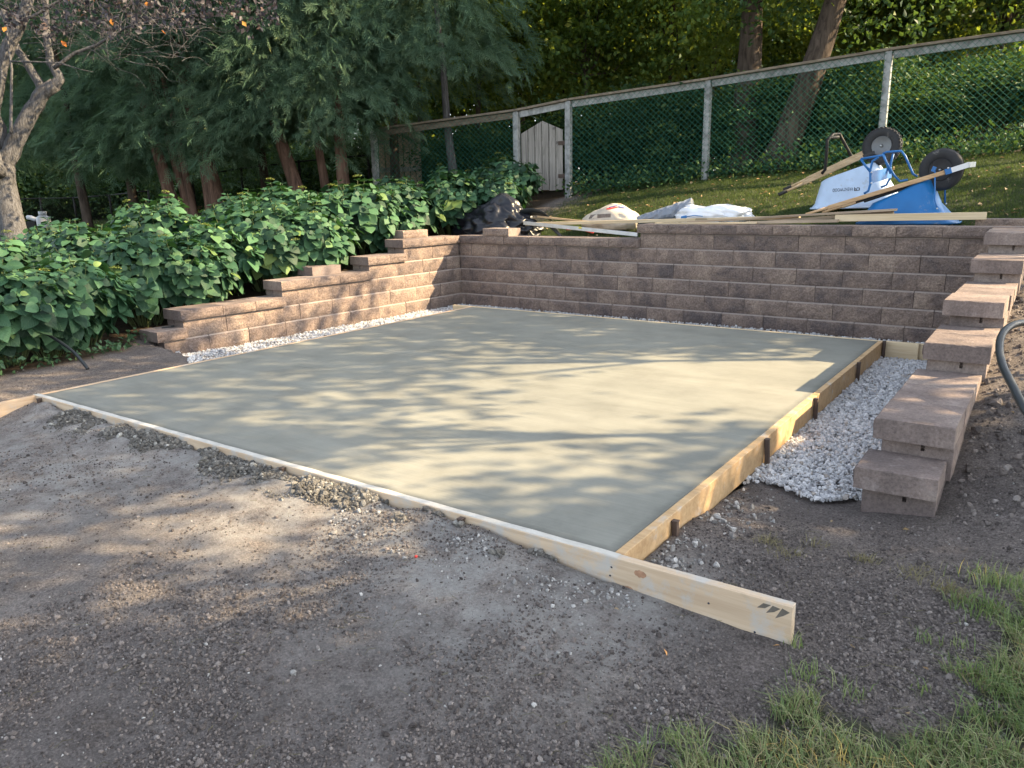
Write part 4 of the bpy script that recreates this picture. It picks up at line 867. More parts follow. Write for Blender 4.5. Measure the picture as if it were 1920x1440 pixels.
branch('branch', [(34, 42), (70, 26), (110, 2), (150, -30)], .022, .012, 6, D0-.5)
rs = np.random.default_rng(9); m = MB()
for k in range(330):
    a, b = rs.uniform(-20, 360), rs.uniform(-60, 120); dd = D0+rs.uniform(-1.2, .8); ang = rs.uniform(-.7, 3.3); L = rs.uniform(30, 110)
    P = [Vector(at(a, b, dd))+inv, Vector(at(a+L*.5*math.cos(ang)+rs.uniform(-8, 8), b-L*.5*math.sin(ang)+rs.uniform(-8, 8), dd+rs.uniform(-.2, .2)))+inv, Vector(at(a+L*math.cos(ang), b-L*math.sin(ang)+8, dd+rs.uniform(-.3, .3)))+inv]
    P = [P[0], P[0].lerp(P[1], .5)+Vector(rs.normal(0, .02, 3)), P[1], P[1].lerp(P[2], .5)+Vector(rs.normal(0, .03, 3)), P[2]]
    P = spline(P, 3); m.tube(P, list(np.linspace(.0045, .001, len(P))), 4, cap=False)
o = m.build('twigs', M['bark_grey'], root); o['kind'] = 'stuff'
n = 4300; a = rs.uniform(-60, 520, n); b = 62-380*rs.random(n)**1.6-(a > 300)*rs.uniform(0, 35, n); dd = D0+rs.uniform(-1.6, 1.0, n); b = b-12*np.sin(a*.05)-18*rs.random(n)
P = np.array([at(q, w, e) for q, w, e in zip(a, b, dd)])+np.array(inv)
place('foliage', leafcloud('foliage', LV, LF, P, rotmats(n, .5, None, .4), rs.uniform(.045, .09, n), M['plum_leaf']), root)['kind'] = 'stuff'
for q in ((178, 4), (310, 64), (125, 88), (6, 60), (212, 48), (345, 24), (462, 50), (128, 2), (275, 12), (147, 2)):
    p = Vector(at(q[0], q[1], D0-.9))+inv; place('autumn_leaf', np_mesh('autumn_leaf', LV, LF, M['autumn'], {'rnd': np.full(4, random.random())}), root, p, (random.uniform(.8, 1.6), random.uniform(-.6, .6), random.uniform(0, 3)), .09)

# ---------------------------------------------------------------- fences
def P3(px, py, d): return Vector(at(px, py, d))
FP = [(968, 207, 12.8), (1066, 187, 12.5), (1329, 148, 12.1), (1668, 93, 10.95), (1962, 52, 10.2)]
fence = empty('chain_link_fence', tuple(P3(1329, 342, 12.1))); tag(fence, 'green chain link fence on white flaking posts across the back lawn', 'fence'); finv = -Vector(fence.location)
tops = [P3(*q) for q in FP]
bots = [Vector((t.x, t.y, gz(t.x, t.y)-.05)) for t in tops]
tops.insert(0, P3(700, 243, 13.9)); bots.insert(0, Vector((tops[0].x, tops[0].y, gz(tops[0].x, tops[0].y)-.05)))
def ext(a, b, k): return a+(b-a)*k
tops.append(ext(tops[-2], tops[-1], 2.1)); bots.append(Vector((tops[-1].x, tops[-1].y, gz(tops[-1].x, tops[-1].y)-.05)))
for i, (t, b) in enumerate(zip(tops, bots)):
    m = MB(); m.bar(b+finv, t+finv+Vector((0, 0, -.02)), .095, .095, up=(0, 1, 0), bev=.006); m.build('post', M['white_wood'], fence)
for i in range(len(tops)-1):
    a, b = tops[i], tops[i+1]; dr = (b-a).normalized(); nrm = dr.cross(Vector((0, 0, 1))).normalized()
    if nrm.y > 0: nrm = -nrm
    m = MB(); m.bar(a+finv+dr*.055+Vector((0, 0, -.075)), b+finv-dr*.055+Vector((0, 0, -.075)), .04, .10, bev=.004); m.build('rail', M['white_wood'] if i else M['cap_wood'], fence)
    m = MB(); m.bar(a+finv+Vector((0, 0, -.001)), b+finv+Vector((0, 0, -.001)), .14, .036, bev=.004); m.build('cap_rail', M['cap_wood'], fence)
    if i == 1: continue                     # the gate opening has no mesh
    L = (b-a).length; pitch = .088; hgt_a = (a-bots[i]).z-.10; hgt_b = (b-bots[i+1]).z-.10; V = []; Fq = []; rr = .0026
    def pt(u, v):                           # u metres along, v 0..1 up
        t_ = u/L; bz = bots[i].z+(bots[i+1].z-bots[i].z)*t_+.12; tz = a.z+(b.z-a.z)*t_-.01
        return Vector((a.x+dr.x*u, a.y+(b.y-a.y)*t_, bz+(tz-bz)*v))+nrm*.062+finv
    H = (hgt_a+hgt_b)/2; nrow = max(4, int(H/(pitch*.5)))
    mb = MB(); ncol = int(L/pitch)
    for sgn in (1, -1):
        for c in range(-nrow//2-1, ncol+nrow//2+2):
            u0 = c*pitch; pts = []
            for r_ in (0, nrow):
                pts.append((u0+sgn*r_*pitch*.5*1.0, r_/nrow))
            (ua, va), (ub, vb) = pts
            lo, hi = 0.0, 1.0
            for lim, sg in ((0.03, 1), (L-.03, -1)):
                fa, fb = sg*(ua-lim), sg*(ub-lim)
                if fa < 0 and fb < 0: lo, hi = 1, 0
                elif fa < 0: lo = max(lo, fa/(fa-fb))
                elif fb < 0: hi = min(hi, fa/(fa-fb))
            if hi-lo < .02: continue
            p0 = pt(ua+(ub-ua)*lo, va+(vb-va)*lo)+nrm*.002*sgn; p1 = pt(ua+(ub-ua)*hi, va+(vb-va)*hi)+nrm*.002*sgn
            mb.tube([p0, p1], rr, 3, cap=False)
    mb.build('wire_mesh', M['wire'], fence)
# pointed board gate
ga, gb = tops[1], tops[2]; gd = (gb-ga); gd.z = 0; GL = gd.length; gd.normalize(); gx0 = ga+gd*.075; W = GL-.15
gate = empty('garden_gate', (ga.x, ga.y, gz(ga.x, ga.y))); tag(gate, 'grey board gate with a pointed top between two fence posts', 'gate'); ginv = -Vector(gate.location)
zb_ = P3(1035, 357, 12.6).z; zp = P3(1015, 226, 12.65).z; zsL = P3(976, 250, 12.75).z; zsR = P3(1057, 243, 12.5).z
nb = 6; bwid = (W-.02)/nb; fwd = Vector((gd.y, -gd.x, 0))
for k in range(nb):
    u0 = k*bwid+.006; u1 = (k+1)*bwid-.006; top = lambda u: (zsL+(zp-zsL)*(u/(W*.5)) if u < W*.5 else zp+(zsR-zp)*((u-W*.5)/(W*.5)))
    V = []
    for dn in (0, .022):
        for u, z in ((u0, zb_+.01*(k % 2)), (u1, zb_+.01*(k % 2)), (u1, top(u1))) + (((W*.5, zp),) if u0 < W*.5 < u1 else ()) + ((u0, top(u0)),): V.append(gx0+gd*u-fwd*dn+Vector((0, 0, z-gx0.z))+ginv)
    n_ = len(V)//2; mb = MB(); mb.add(V, [tuple(range(n_)), tuple(range(2*n_-1, n_-1, -1))]+[(i, i+n_, (i+1) % n_+n_, (i+1) % n_) for i in range(n_)]); mb.build('board', M['grey_wood'], gate)
for zf in (.22, .72):
    z = zb_+(zsR-zb_)*zf*1.1; mb = MB(); mb.bar(gx0+gd*.02-fwd*.042+Vector((0, 0, z-gx0.z))+ginv, gx0+gd*(W-.02)-fwd*.042+Vector((0, 0, z-gx0.z))+ginv, .035, .09); mb.build('brace', M['grey_wood'], gate)
    mb = MB(); mb.bar(gx0+gd*(W-.10)+fwd*.006+Vector((0, 0, z-gx0.z))+ginv, gx0+gd*(W+.09)+fwd*.006+Vector((0, 0, z-gx0.z))+ginv, .008, .06); mb.build('hinge', M['rust'], gate)
# black chain link fence in the shade
def dark_fence(label, pts, gap=.1):
    ro = empty('chain_link_fence', tuple(P3(*pts[0][:3]))); tag(ro, label, 'fence', None); iv = -Vector(ro.location); T = [P3(*q) for q in pts]
    for t in T:
        m = MB(); zb = gz(t.x, t.y)-.05; m.tube([Vector((t.x, t.y, zb))+iv, t+iv+Vector((0, 0, .03))], .028, 8); m.build('post', M['black_wire'], ro)
    for a, b in zip(T[:-1], T[1:]):
        m = MB(); m.tube([a+iv, b+iv], .018, 6); m.build('rail', M['black_wire'], ro)
        L = (b-a).length; m = MB(); n_ = int(L/.085); za, zb = gz(a.x, a.y), gz(b.x, b.y)
        for s_ in (1, -1):
            for c in range(-12, n_+12):
                u0, u1 = c*.085, c*.085+s_*.55; l0, l1 = 0, 1
                for lim, sg in ((0, 1), (L, -1)):
                    fa, fb = sg*(u0-lim), sg*(u1-lim)
                    if fa < 0 and fb < 0: l0, l1 = 1, 0
                    elif fa < 0: l0 = max(l0, fa/(fa-fb))
                    elif fb < 0: l1 = min(l1, fa/(fa-fb))
                if l1-l0 < .05: continue
                f = lambda l: Vector((a.x+(b.x-a.x)*(u0+(u1-u0)*l)/L, a.y+(b.y-a.y)*(u0+(u1-u0)*l)/L, (za+(zb-za)*(u0+(u1-u0)*l)/L)*(1-l)+(a.z+(b.z-a.z)*(u0+(u1-u0)*l)/L)*l))+iv
                m.tube([f(l0), f(l1)], .0022, 3, cap=False)
        m.build('wire_mesh', M['black_wire'], ro)
dark_fence('black chain link fence behind the red cedar trunks', [(360, 330, 17.0), (452, 316, 16.6), (560, 303, 16.0), (690, 291, 15.4)])
dark_fence('black chain link fence in deep shade beyond the gas cylinder', [(10, 374, 21.5), (75, 372, 21.0), (138, 371, 20.4), (205, 366, 19.8), (278, 358, 19.2)])
# old paling fence behind
ro = empty('paling_fence', tuple(P3(735, 340, 15.3))); tag(ro, 'old sun streaked paling fence beneath the cedars', 'fence'); iv = -Vector(ro.location)
for k, px in enumerate((701, 713, 725, 737, 748, 760, 771, 782)):
    t = P3(px, 244+random.uniform(-4, 4), 15.3); zb = gz(t.x, t.y)+.05; m = MB(); m.box(Vector((t.x, t.y, (t.z+zb)/2))+iv, (.105, .022, t.z-zb), Matrix.Rotation(R(35), 3, 'Z'), bev=.004); m.build('pale', M['old_wood'], ro)
for py in (268, 320):
    m = MB(); m.bar(P3(697, py, 15.36)+iv, P3(786, py-4, 15.36)+iv, .04, .09); m.build('rail', M['grey_wood'], ro)

# ---------------------------------------------------------------- lawn and grass
BV = np.array([(-.5, 0, 0), (.5, 0, 0), (-.38, .45, 0), (.38, .45, 0), (0, 1, 0)]); 
def blades(name, x, y, hgt, wid, mat, lay=(0, 0), layk=.0, kind='stuff', segs=True):
    n = len(x); z = ground_z(x, y)-.004; h = hgt*RNG.uniform(.55, 1.25, n); a = RNG.uniform(0, 6.28, n); be = RNG.uniform(.15, .75, n)+layk
    dx = np.cos(a)*be+lay[0]; dy = np.sin(a)*be+lay[1]; sa = RNG.uniform(0, 6.28, n); sx, sy = np.cos(sa)*wid*.5, np.sin(sa)*wid*.5
    b = np.c_[x, y, z]; m_ = b+np.c_[dx*h*.30, dy*h*.30, h*.60]; t = b+np.c_[dx*h*.95, dy*h*.95, h*np.clip(1.05-.35*np.hypot(dx, dy), .25, 1)]; s = np.c_[sx, sy, 0*sx]
    V = np.stack([b-s, b+s, m_-s*.8, m_+s*.8, t], 1).reshape(-1, 3); k = (np.arange(n)*5)[:, None]
    Fq = np.concatenate([k+np.array([[0, 1, 3]]), k+np.array([[0, 3, 2]]), k+np.array([[2, 3, 4]])], 1).reshape(-1, 3)
    patch = vnoise(x, y, .25, 77); rv = np.repeat(np.clip(RNG.random(n)*.7+(patch-.3)*.6, 0, 1), 5)
    o = place(name, np_mesh(name, V, Fq, mat, {'rnd': rv}, smooth=True)); tag(o, kind=kind); return o
n = 210000; x = rnd(n, 4.6, 8.4); y = rnd(n, -2.6, 2.2)
near = in_poly(x+(vnoise(x, y, .10, 5)-.5)*.28, y+(vnoise(x, y, .10, 6)-.5)*.28, GRASS); bare = vnoise(x, y, .14, 8)*.7+.3*vnoise(x, y, .05, 9) > .27; kp = near & bare; x, y = x[kp], y[kp]
blades('grass', x, y, .076, .0029, M['grass'], (-.45, .10), .30)
x2 = x[::3]+rnd(len(x[::3]), -.02, .02); y2 = y[::3]; blades('dead_grass', x2, y2, .07, .003, M['straw'], (-.3, .1), .7)
def tuft(px, py, r_, n, mat, h=.07, z=-.13):
    c = on_z(px, py, z); x = c[0]+RNG.normal(0, r_, n); y = c[1]+RNG.normal(0, r_*.8, n); return x, y
TX = [tuft(*q) for q in ((1440, 1022, .030, 70, 0), (1480, 1045, .035, 60, 0), (1530, 1025, .03, 40, 0), (1618, 1056, .022, 60, 0), (1720, 1080, .03, 45, 0), (1775, 1115, .035, 90, 0), (1800, 1135, .03, 60, 0), (1700, 1090, .03, 30, 0))]
blades('dry_grass_tufts', np.concatenate([q[0] for q in TX]), np.concatenate([q[1] for q in TX]), .045, .0024, M['straw'], (.2, -.1), .6)
TX = [tuft(*q) for q in ((1490, 1212, .012, 18, 0), (1850, 1160, .05, 200, 0), (1800, 1215, .02, 18, 0), (1730, 1200, .02, 18, 0), (1810, 1260, .02, 20, 0), (1520, 1265, .03, 40, 0), (1600, 1290, .03, 30, 0), (1730, 1285, .015, 16, 0), (1880, 1110, .06, 260, 0), (1250, 1365, .02, 25, 0))]
blades('grass_tufts', np.concatenate([q[0] for q in TX]), np.concatenate([q[1] for q in TX]), .06, .003, M['grass'], (-.1, .1), .1)
n = 190000; x = rnd(n, -1.2, 7.5); y = rnd(n, 6.3, 11.0); kp = RNG.random(n) < lawn_mask(x, y)*np.clip(.35+vnoise(x, y, .4, 14), 0, 1); x, y = x[kp], y[kp]
blades('lawn_grass', x, y, .038, .0045, M['lawn'])
n = 26000; x = rnd(n, -16, -4.6); y = rnd(n, -2, 9); kp = RNG.random(n) < lawn_mask(x, y); blades('lawn_grass', x[kp], y[kp], .07, .012, M['lawn'])
# ivy and seedlings along the foot of the fence
n = 5200; u = RNG.random(n); seg = np.array([[t.x, t.y] for t in tops[2:]]); k = np.minimum((u*(len(seg)-1)).astype(int), len(seg)-2); f = u*(len(seg)-1)-k; xy = seg[k]*(1-f)[:, None]+seg[k+1]*f[:, None]
xy[:, 1] += RNG.normal(.15, .22, n); P = np.c_[xy, ground_z(xy[:, 0], xy[:, 1])+np.abs(RNG.normal(0, .16, n))+.02]
o = place('fence_ivy', leafcloud('fence_ivy', LV, LF, P, rotmats(n, .8), RNG.uniform(.05, .09, n), M['bush_leaf'])); tag(o, kind='stuff')
n = 500; x = rnd(n, -1, 6.5); y = rnd(n, 6.5, 10.2); P = np.c_[x, y, ground_z(x, y)+.03]; o = place('fallen_leaves', leafcloud('fallen_leaves', LV, LF, P, rotmats(n, 2.5, RNG.normal(0, 1, (n, 3))*np.array([1, 1, .2])), RNG.uniform(.03, .07, n), M['dry_leaf'])); tag(o, kind='stuff')
LFX = [(1462, 1230), (1600, 1232), (1740, 1270), (1705, 1340), (1150, 1170), (1560, 985), (1250, 1245), (1690, 1010), (1880, 880)]
P = np.array([on_z(a, b, -.16) for a, b in LFX]); P[:, 2] = ground_z(P[:, 0], P[:, 1])+.012
o = place('fallen_leaves', leafcloud('fallen_leaves', LV, LF, P, rotmats(len(P), 3.0, RNG.normal(0, 1, (len(P), 3))*np.array([1, 1, .2])), RNG.uniform(.014, .028, len(P)), M['dry_leaf'])); tag(o, kind='stuff')
# dry stalks on the soil
x, y = soil_pts(260, .1); n = len(x); mb = MB()
for i in range(n):
    a = random.uniform(0, 6.28); L = random.uniform(.015, .06); z = gz(x[i], y[i])+.012; mb.tube([(x[i], y[i], z), (x[i]+.5*L*math.cos(a), y[i]+.5*L*math.sin(a), z+.004), (x[i]+L*math.cos(a+.4), y[i]+L*math.sin(a+.4), z)], .0007, 3, cap=False)
o = mb.build('dry_stalks', M['straw']); tag(o, kind='stuff')

# ---------------------------------------------------------------- wheelbarrows
def rounded(cx, cy, hx, hy, r_, n=5):
    pts = []
    for sx, sy, a0 in ((1, 1, 0), (-1, 1, 90), (-1, -1, 180), (1, -1, 270)):
        for k in range(n+1):
            a = R(a0+90*k/n); pts.append((cx+sx*(hx-r_)+r_*math.cos(a), cy+sy*(hy-r_)+r_*math.sin(a)))
    return pts
def tray(name, rings, mat, parent, rim=.012):
    """lofted open tray from rings of (outline, z(list)); last ring is closed (the tray bottom)"""
    m = MB(); n = len(rings[0]); V = [p for rg in rings for p in rg]
    Fq = [(i*n+k, i*n+(k+1) % n, (i+1)*n+(k+1) % n, (i+1)*n+k) for i in range(len(rings)-1) for k in range(n)]
    Fq.append(tuple((len(rings)-1)*n+k for k in range(n))); m.add(V, Fq, 0, True)
    m.tube(list(rings[0])+[rings[0][0]], rim, 6, cap=False)
    o = m.build(name, mat, parent); o.modifiers.new('thickness', 'SOLIDIFY').thickness = .006; return o
def wheel(parent, c, axis_v, R_, w, tread, mats):
    ax = Vector(axis_v).normalized(); q = Vector((0, 0, 1)).rotation_difference(ax).to_matrix(); hub = empty('wheel', c, 0, parent)
    hub_inv = Vector((0, 0, 0)); ri = R_*.52
    prof = [(ri, -w*.30), (ri+.01, -w*.42), (R_*.80, -w*.52), (R_*.93, -w*.44), (R_*.985, -w*.26), (R_, 0), (R_*.985, w*.26), (R_*.93, w*.44), (R_*.80, w*.52), (ri+.01, w*.42), (ri, w*.30)]
    m = MB(); n = 40; V = []
    for r_, h in prof:
        for k in range(n): a = 6.2832*k/n; V.append(q @ Vector((r_*math.cos(a), r_*math.sin(a), h)))
    m.add(V, [(i*n+k, i*n+(k+1) % n, (i+1)*n+(k+1) % n, (i+1)*n+k) for i in range(len(prof)-1) for k in range(n)], 0, True)
    if tread:
        for k in range(30):
            for j, h in enumerate((-.36, 0, .36)):
                a = 6.2832*(k+.5*(j % 2))/30; rr = R_*(1.0 if j == 1 else .955); M3 = q @ Matrix.Rotation(a, 3, 'Z'); m.box(M3 @ Vector((rr, 0, h*w)), (.014, .022, w*.24), M3)
    else:
        for h in (-.22, 0.02, .24): m.tube([q @ Vector((R_*(1.0-.06*abs(h)*4)*math.cos(6.2832*k/32), R_*(1.0-.06*abs(h)*4)*math.sin(6.2832*k/32), h*w)) for k in range(33)], .006, 5, cap=False)
    m.build('tyre', mats[0], hub)
    m = MB(); m.lathe([(ri*.98, -w*.34), (ri*1.02, -w*.36), (ri*.94, -w*.33), (ri*.88, -w*.15), (ri*.55, -w*.10), (ri*.30, -w*.16), (.02, -w*.18), (.02, -w*.34), (.0005, -w*.34)], (0, 0, 0), n=28, M=q)
    m.lathe([(ri*.98, w*.34), (ri*1.02, w*.36), (ri*.94, w*.33), (ri*.88, w*.15), (ri*.30, w*.16), (.02, w*.18), (.02, w*.34), (.0005, w*.34)], (0, 0, 0), n=28, M=q)
    m.build('rim', mats[1], hub)
    m = MB(); m.tube([q @ Vector((0, 0, -w*.75)), q @ Vector((0, 0, w*.75))], .009, 8); m.build('axle', M['galv'], hub)
def strap(m, pts, w=.030, t=.006, mi=0): m.tube(pts, w*.42, 6, mi)

# blue barrow, upside down, wheel to the right
def Y(px, py, y): return Vector(on_y(px, py, y))
YN, YF = 6.62, 7.12
g0 = Y(1690, 415, 6.9); bb = empty('wheelbarrow', (g0.x, 6.9, gz(g0.x, 6.9))); iv = -Vector(bb.location)
tag(bb, 'blue wheelbarrow with a black tyre tipped upside down on the lawn', 'wheelbarrow', None)
def handle(root, iv, a, b, wgrip, mat, r_=.019, name='handle'):
    m = MB(); d = (b-a); L = d.length; d.normalize(); n1 = a+d*.13; n2 = a+d*.24
    m.tube([a+iv, n1+iv, n2+iv], [r_*.82, r_*.80, r_*1.0], 10); m.bar(n2+iv-d*.01, b+iv, .038, .044, bev=.006); return m.build(name, mat, root)
hn_a, hn_b = Y(1511, 402, 6.50), Y(1772, 323, 6.66); handle(bb, iv, hn_a, hn_b, 0, M['handle'])
hf_a, hf_b = hn_a+Vector((.02, .62, .0)), hn_b+Vector((.0, .26, .01)); handle(bb, iv, hf_a, hf_b, 0, M['handle'])
wc = Y(1765, 318, 6.80); wheel(bb, wc+iv, (.10, 1, .04), .205, .10, False, (M['rubber'], M['dark_steel']))
# nose bracket past the wheel
m = MB(); e0 = Y(1772, 323, 6.64); e1 = Y(1816, 309, 6.66); m.bar(e0+iv, e0.lerp(e1, .28)+iv, .05, .055, mi=0); m.build('handle_socket', M['blue'], bb)
m = MB(); m.bar(e0.lerp(e1, .28)+iv, e1+iv, .05, .05); m.bar(e1+iv+Vector((0, -.02, 0)), e1+iv+Vector((.02, .30, .01)), .03, .05); m.build('nose_guard', M['galv'], bb)
# tray: rim on the grass, bottom turned up, sloping toward the handles
zg = gz(g0.x, 6.75)+.012; xl, xr = Y(1604, 410, 6.5).x, Y(1800, 408, 6.7).x
def ring(x0, x1, y0, y1, za, zb, r_): 
    return [Vector((x, y, za+(zb-za)*(x-x0)/(x1-x0)))+iv for x, y in rounded((x0+x1)/2, (y0+y1)/2, (x1-x0)/2, (y1-y0)/2, r_)]
lft, rt = Y(1612, 385, 6.55), Y(1722, 337, 6.75)
tray('tray', [ring(xl, xr, 6.47, 7.13, zg, zg+.01, .11), ring(xl+.02, xr-.045, 6.50, 7.10, zg+.03, zg+.03, .11), ring(xl+.12, xr-.20, 6.56, 7.04, lft.z+.02, zg+.20, .12), ring(xl+.30, xr-.30, 6.61, 6.99, lft.z+.10, rt.z-.01, .12), ring(xl+.36, xr-.36, 6.66, 6.94, lft.z+.125, rt.z+.012, .10)], M['blue_poly'], bb)
m = MB(); m.bar(Y(1604, 377, 6.58)+iv, Y(1722, 340, 6.70)+iv, .03, .05); m.bar(Y(1604, 377, 6.58)+iv+Vector((0, .42, 0)), Y(1722, 340, 6.70)+iv+Vector((0, .20, 0)), .03, .05); m.build('tray_support', M['black_wire'], bb)
m = MB()   # near and far leg straps, standing up
strap(m, [p+iv for p in (Y(1620, 363, 6.56), Y(1628, 358, 6.56), Y(1632, 345, 6.56), Y(1632, 318, 6.56), Y(1636, 302, 6.56), Y(1647, 295, 6.56))])
strap(m, [p+iv for p in (Y(1614, 298, 6.56), Y(1655, 291, 6.56), Y(1664, 308, 6.57), Y(1676, 328, 6.6), Y(1687, 340, 6.62), Y(1702, 337, 6.64))])
strap(m, [p+iv for p in (Y(1614, 298, 6.56), Y(1622, 310, 6.56), Y(1632, 322, 6.56))]); m.build('leg', M['blue'], bb)
m = MB(); strap(m, [p+iv for p in (Y(1652, 351, 7.0), Y(1662, 347, 7.0), Y(1668, 335, 7.0), Y(1670, 308, 7.0), Y(1675, 288, 7.0))])
strap(m, [p+iv for p in (Y(1656, 288, 7.0), Y(1662, 285, 7.0), Y(1690, 283, 7.0), Y(1697, 292, 7.0), Y(1712, 326, 7.0), Y(1720, 331, 7.0))]); strap(m, [p+iv for p in (Y(1656, 288, 7.0), Y(1662, 305, 6.95), Y(1670, 325, 6.9))]); m.build('leg', M['blue'], bb)
m = MB(); c = [Y(1632, 322, 6.565), Y(1671, 313, 6.99), Y(1671, 333, 6.99), Y(1632, 344, 6.565)]; m.add([p+iv for p in c]+[p+iv+Vector((.004, .006, 0)) for p in c], [(0, 1, 2, 3), (7, 6, 5, 4), (0, 4, 5, 1), (1, 5, 6, 2), (2, 6, 7, 3), (3, 7, 4, 0)]); m.build('cross_brace', M['blue'], bb)
m = MB(); strap(m, [p+iv for p in (Y(1753, 314, 6.66), Y(1753, 340, 6.63), Y(1753, 375, 6.55), Y(1757, 391, 6.52))], .020); strap(m, [p+iv for p in (Y(1772, 330, 7.0), Y(1772, 355, 7.0), Y(1772, 381, 7.02))], .020); m.build('front_brace', M['blue'], bb)
m = MB(); m.box(Y(1751, 317, 6.64)+iv, (.035, .02, .05), Matrix.Rotation(R(20), 3, 'Y')); m.build('axle_bracket', M['blue'], bb)
m = MB()
for q in ((1757, 391, 6.505), (1774, 382, 7.0), (1634, 323, 6.545), (1634, 343, 6.545), (1778, 315, 6.615)): m.lathe([(.009, -.004), (.009, .004), (.004, .006)], Y(*q)+iv, n=8, M=Matrix.Rotation(R(90), 3, 'X'))
m.build('bolts', M['galv'], bb)

# pale blue barrow behind it
pb0 = Y(1605, 370, 7.6); pb = empty('wheelbarrow', (pb0.x, 7.6, gz(pb0.x, 7.6))); iv = -Vector(pb.location)
tag(pb, 'pale blue wheelbarrow lying upside down behind the blue one', 'wheelbarrow', None)
a1, b1 = Y(1471, 360, 7.36), Y(1618, 293, 7.46); handle(pb, iv, a1, b1, 0, M['handle_pale']); a2, b2 = Y(1480, 351, 7.75), Y(1632, 280, 7.72); handle(pb, iv, a2, b2, 0, M['handle_pale'])
for a, b in ((a1, b1), (a2, b2)):
    d = (b-a).normalized(); m = MB(); m.tube([a+iv-d*.075, a+iv+d*.03], .021, 10); m.build('grip', M['rubber'], pb)
wheel(pb, Y(1654, 274, 7.60)+iv, (.05, 1, -.06), .205, .095, True, (M['rubber'], M['rim_steel']))
m = MB(); m.bar(Y(1618, 293, 7.47)+iv, Y(1640, 285, 7.50)+iv, .02, .03); m.bar(Y(1640, 284, 7.82)+iv, Y(1662, 274, 7.74)+iv, .04, .04); m.build('wheel_bracket', M['dark_steel'], pb)
zg = gz(pb0.x, 7.5); xl, xr = Y(1521, 372, 7.35).x, Y(1700, 350, 7.5).x
TR = [ring(xl, xr, 7.26, 7.96, zg+.0, zg+.02, .11), ring(xl+.03, xr-.06, 7.30, 7.92, zg+.05, zg+.07, .12), ring(xl+.07, xr-.32, 7.36, 7.86, Y(1537, 340, 7.4).z-.01, Y(1613, 310, 7.4).z-.01, .13), ring(xl+.10, xr-.36, 7.39, 7.83, Y(1537, 340, 7.4).z+.015, Y(1613, 305, 7.4).z, .12)]
tr = tray('tray', TR, M['pale_poly'], pb)
for (pts, nm) in (([(1541, 326, 7.40), (1547, 318, 7.40), (1550, 285, 7.40), (1551, 264, 7.40), (1556, 258, 7.45), (1572, 257, 7.60)], 'leg'), ([(1552, 262, 7.45), (1562, 252, 7.65), (1574, 251, 7.80), (1583, 268, 7.80), (1597, 294, 7.80), (1606, 296, 7.80)], 'leg')):
    m = MB(); strap(m, [Y(*q)+iv for q in pts], .046); m.build(nm, M['black_wire'], pb)
# maker's name on the tray side, upside down because the tray is
def text_mesh(txt, size):
    cu = bpy.data.curves.new('lettering', 'FONT'); cu.body = txt; cu.size = size; cu.extrude = .0008; cu.align_x = 'CENTER'; cu.align_y = 'CENTER'; cu.space_character = 1.05; cu.resolution_u = 3
    o = bpy.data.objects.new('tmp', cu); COL.objects.link(o); bpy.context.view_layer.update(); me = bpy.data.meshes.new_from_object(o); bpy.data.objects.remove(o); return me
me = text_mesh('BRENTWOOD', .062); me.materials.clear(); me.materials.append(M['black'])
pA, pB = Y(1561, 356.5, 7.27), Y(1599, 353.5, 7.27)
def on_tray(px, py):     # the slanted near side of the tray between its second and third ring
    y1_, y2_ = 7.30, 7.36; z1_, z2_ = zg+.06, (TR[2][16].z-iv.z); 
    yy = 7.31
    for _ in range(8): p = Y(px, py, yy); t_ = (p.z-z1_)/max(.01, z2_-z1_); yy = y1_+(y2_-y1_)*min(max(t_, -.5), 1)
    return Y(px, py, yy-.010)
c0, cl, cr = on_tray(1580, 355), on_tray(1561, 356.6), on_tray(1599, 353.4)
xd = (cl-cr).normalized(); sl_ = Vector((0, (7.36-7.30), (TR[2][16].z-iv.z)-(zg+.06))).normalized(); yd = -(sl_-xd*sl_.dot(xd)).normalized(); zd = xd.cross(yd)
w_txt = max(v.co.x for v in me.vertices)-min(v.co.x for v in me.vertices); sc = (cl-cr).length/w_txt
tx = place('lettering', me, pb); tx.matrix_local = Matrix(((xd.x, yd.x, zd.x, (c0+iv).x), (xd.y, yd.y, zd.y, (c0+iv).y), (xd.z, yd.z, zd.z, (c0+iv).z), (0, 0, 0, 1))) @ Matrix.Diagonal((sc, sc*1.6, 1, 1))
m = MB(); s_ = .030; m.add([(-s_, -s_, .001), (s_, -s_, .001), (s_, -s_*.7, .001), (-s_, -s_*.7, .001)], [(0, 1, 2, 3)]); m.add([(-s_, s_*.7, .001), (s_, s_*.7, .001), (s_, s_, .001), (-s_, s_, .001)], [(0, 1, 2, 3)])
m.add([(-s_, -s_*.7, .001), (-s_*.7, -s_*.7, .001), (-s_*.7, s_*.7, .001), (-s_, s_*.7, .001)], [(0, 1, 2, 3)]); m.add([(s_*.7, -s_*.7, .001), (s_, -s_*.7, .001), (s_, s_*.7, .001), (s_*.7, s_*.7, .001)], [(0, 1, 2, 3)])
m.add([(-s_*.7, -s_*.1, .001), (0, -s_*.7, .001), (s_*.1, -s_*.7, .001), (s_*.1, s_*.1, .001), (-s_*.7, s_*.15, .001)], [(0, 1, 2, 3, 4)]); m.add([(s_*.1, s_*.1, .001), (s_*.7, s_*.1, .001), (s_*.35, s_*.7, .001), (s_*.1, s_*.7, .001)], [(0, 1, 2, 3)])
lg = m.build('logo', M['black'], pb); c1 = on_tray(1607, 352.6); lg.matrix_local = Matrix(((xd.x, yd.x, zd.x, (c1+iv).x), (xd.y, yd.y, zd.y, (c1+iv).y), (xd.z, yd.z, zd.z, (c1+iv).z), (0, 0, 0, 1)))

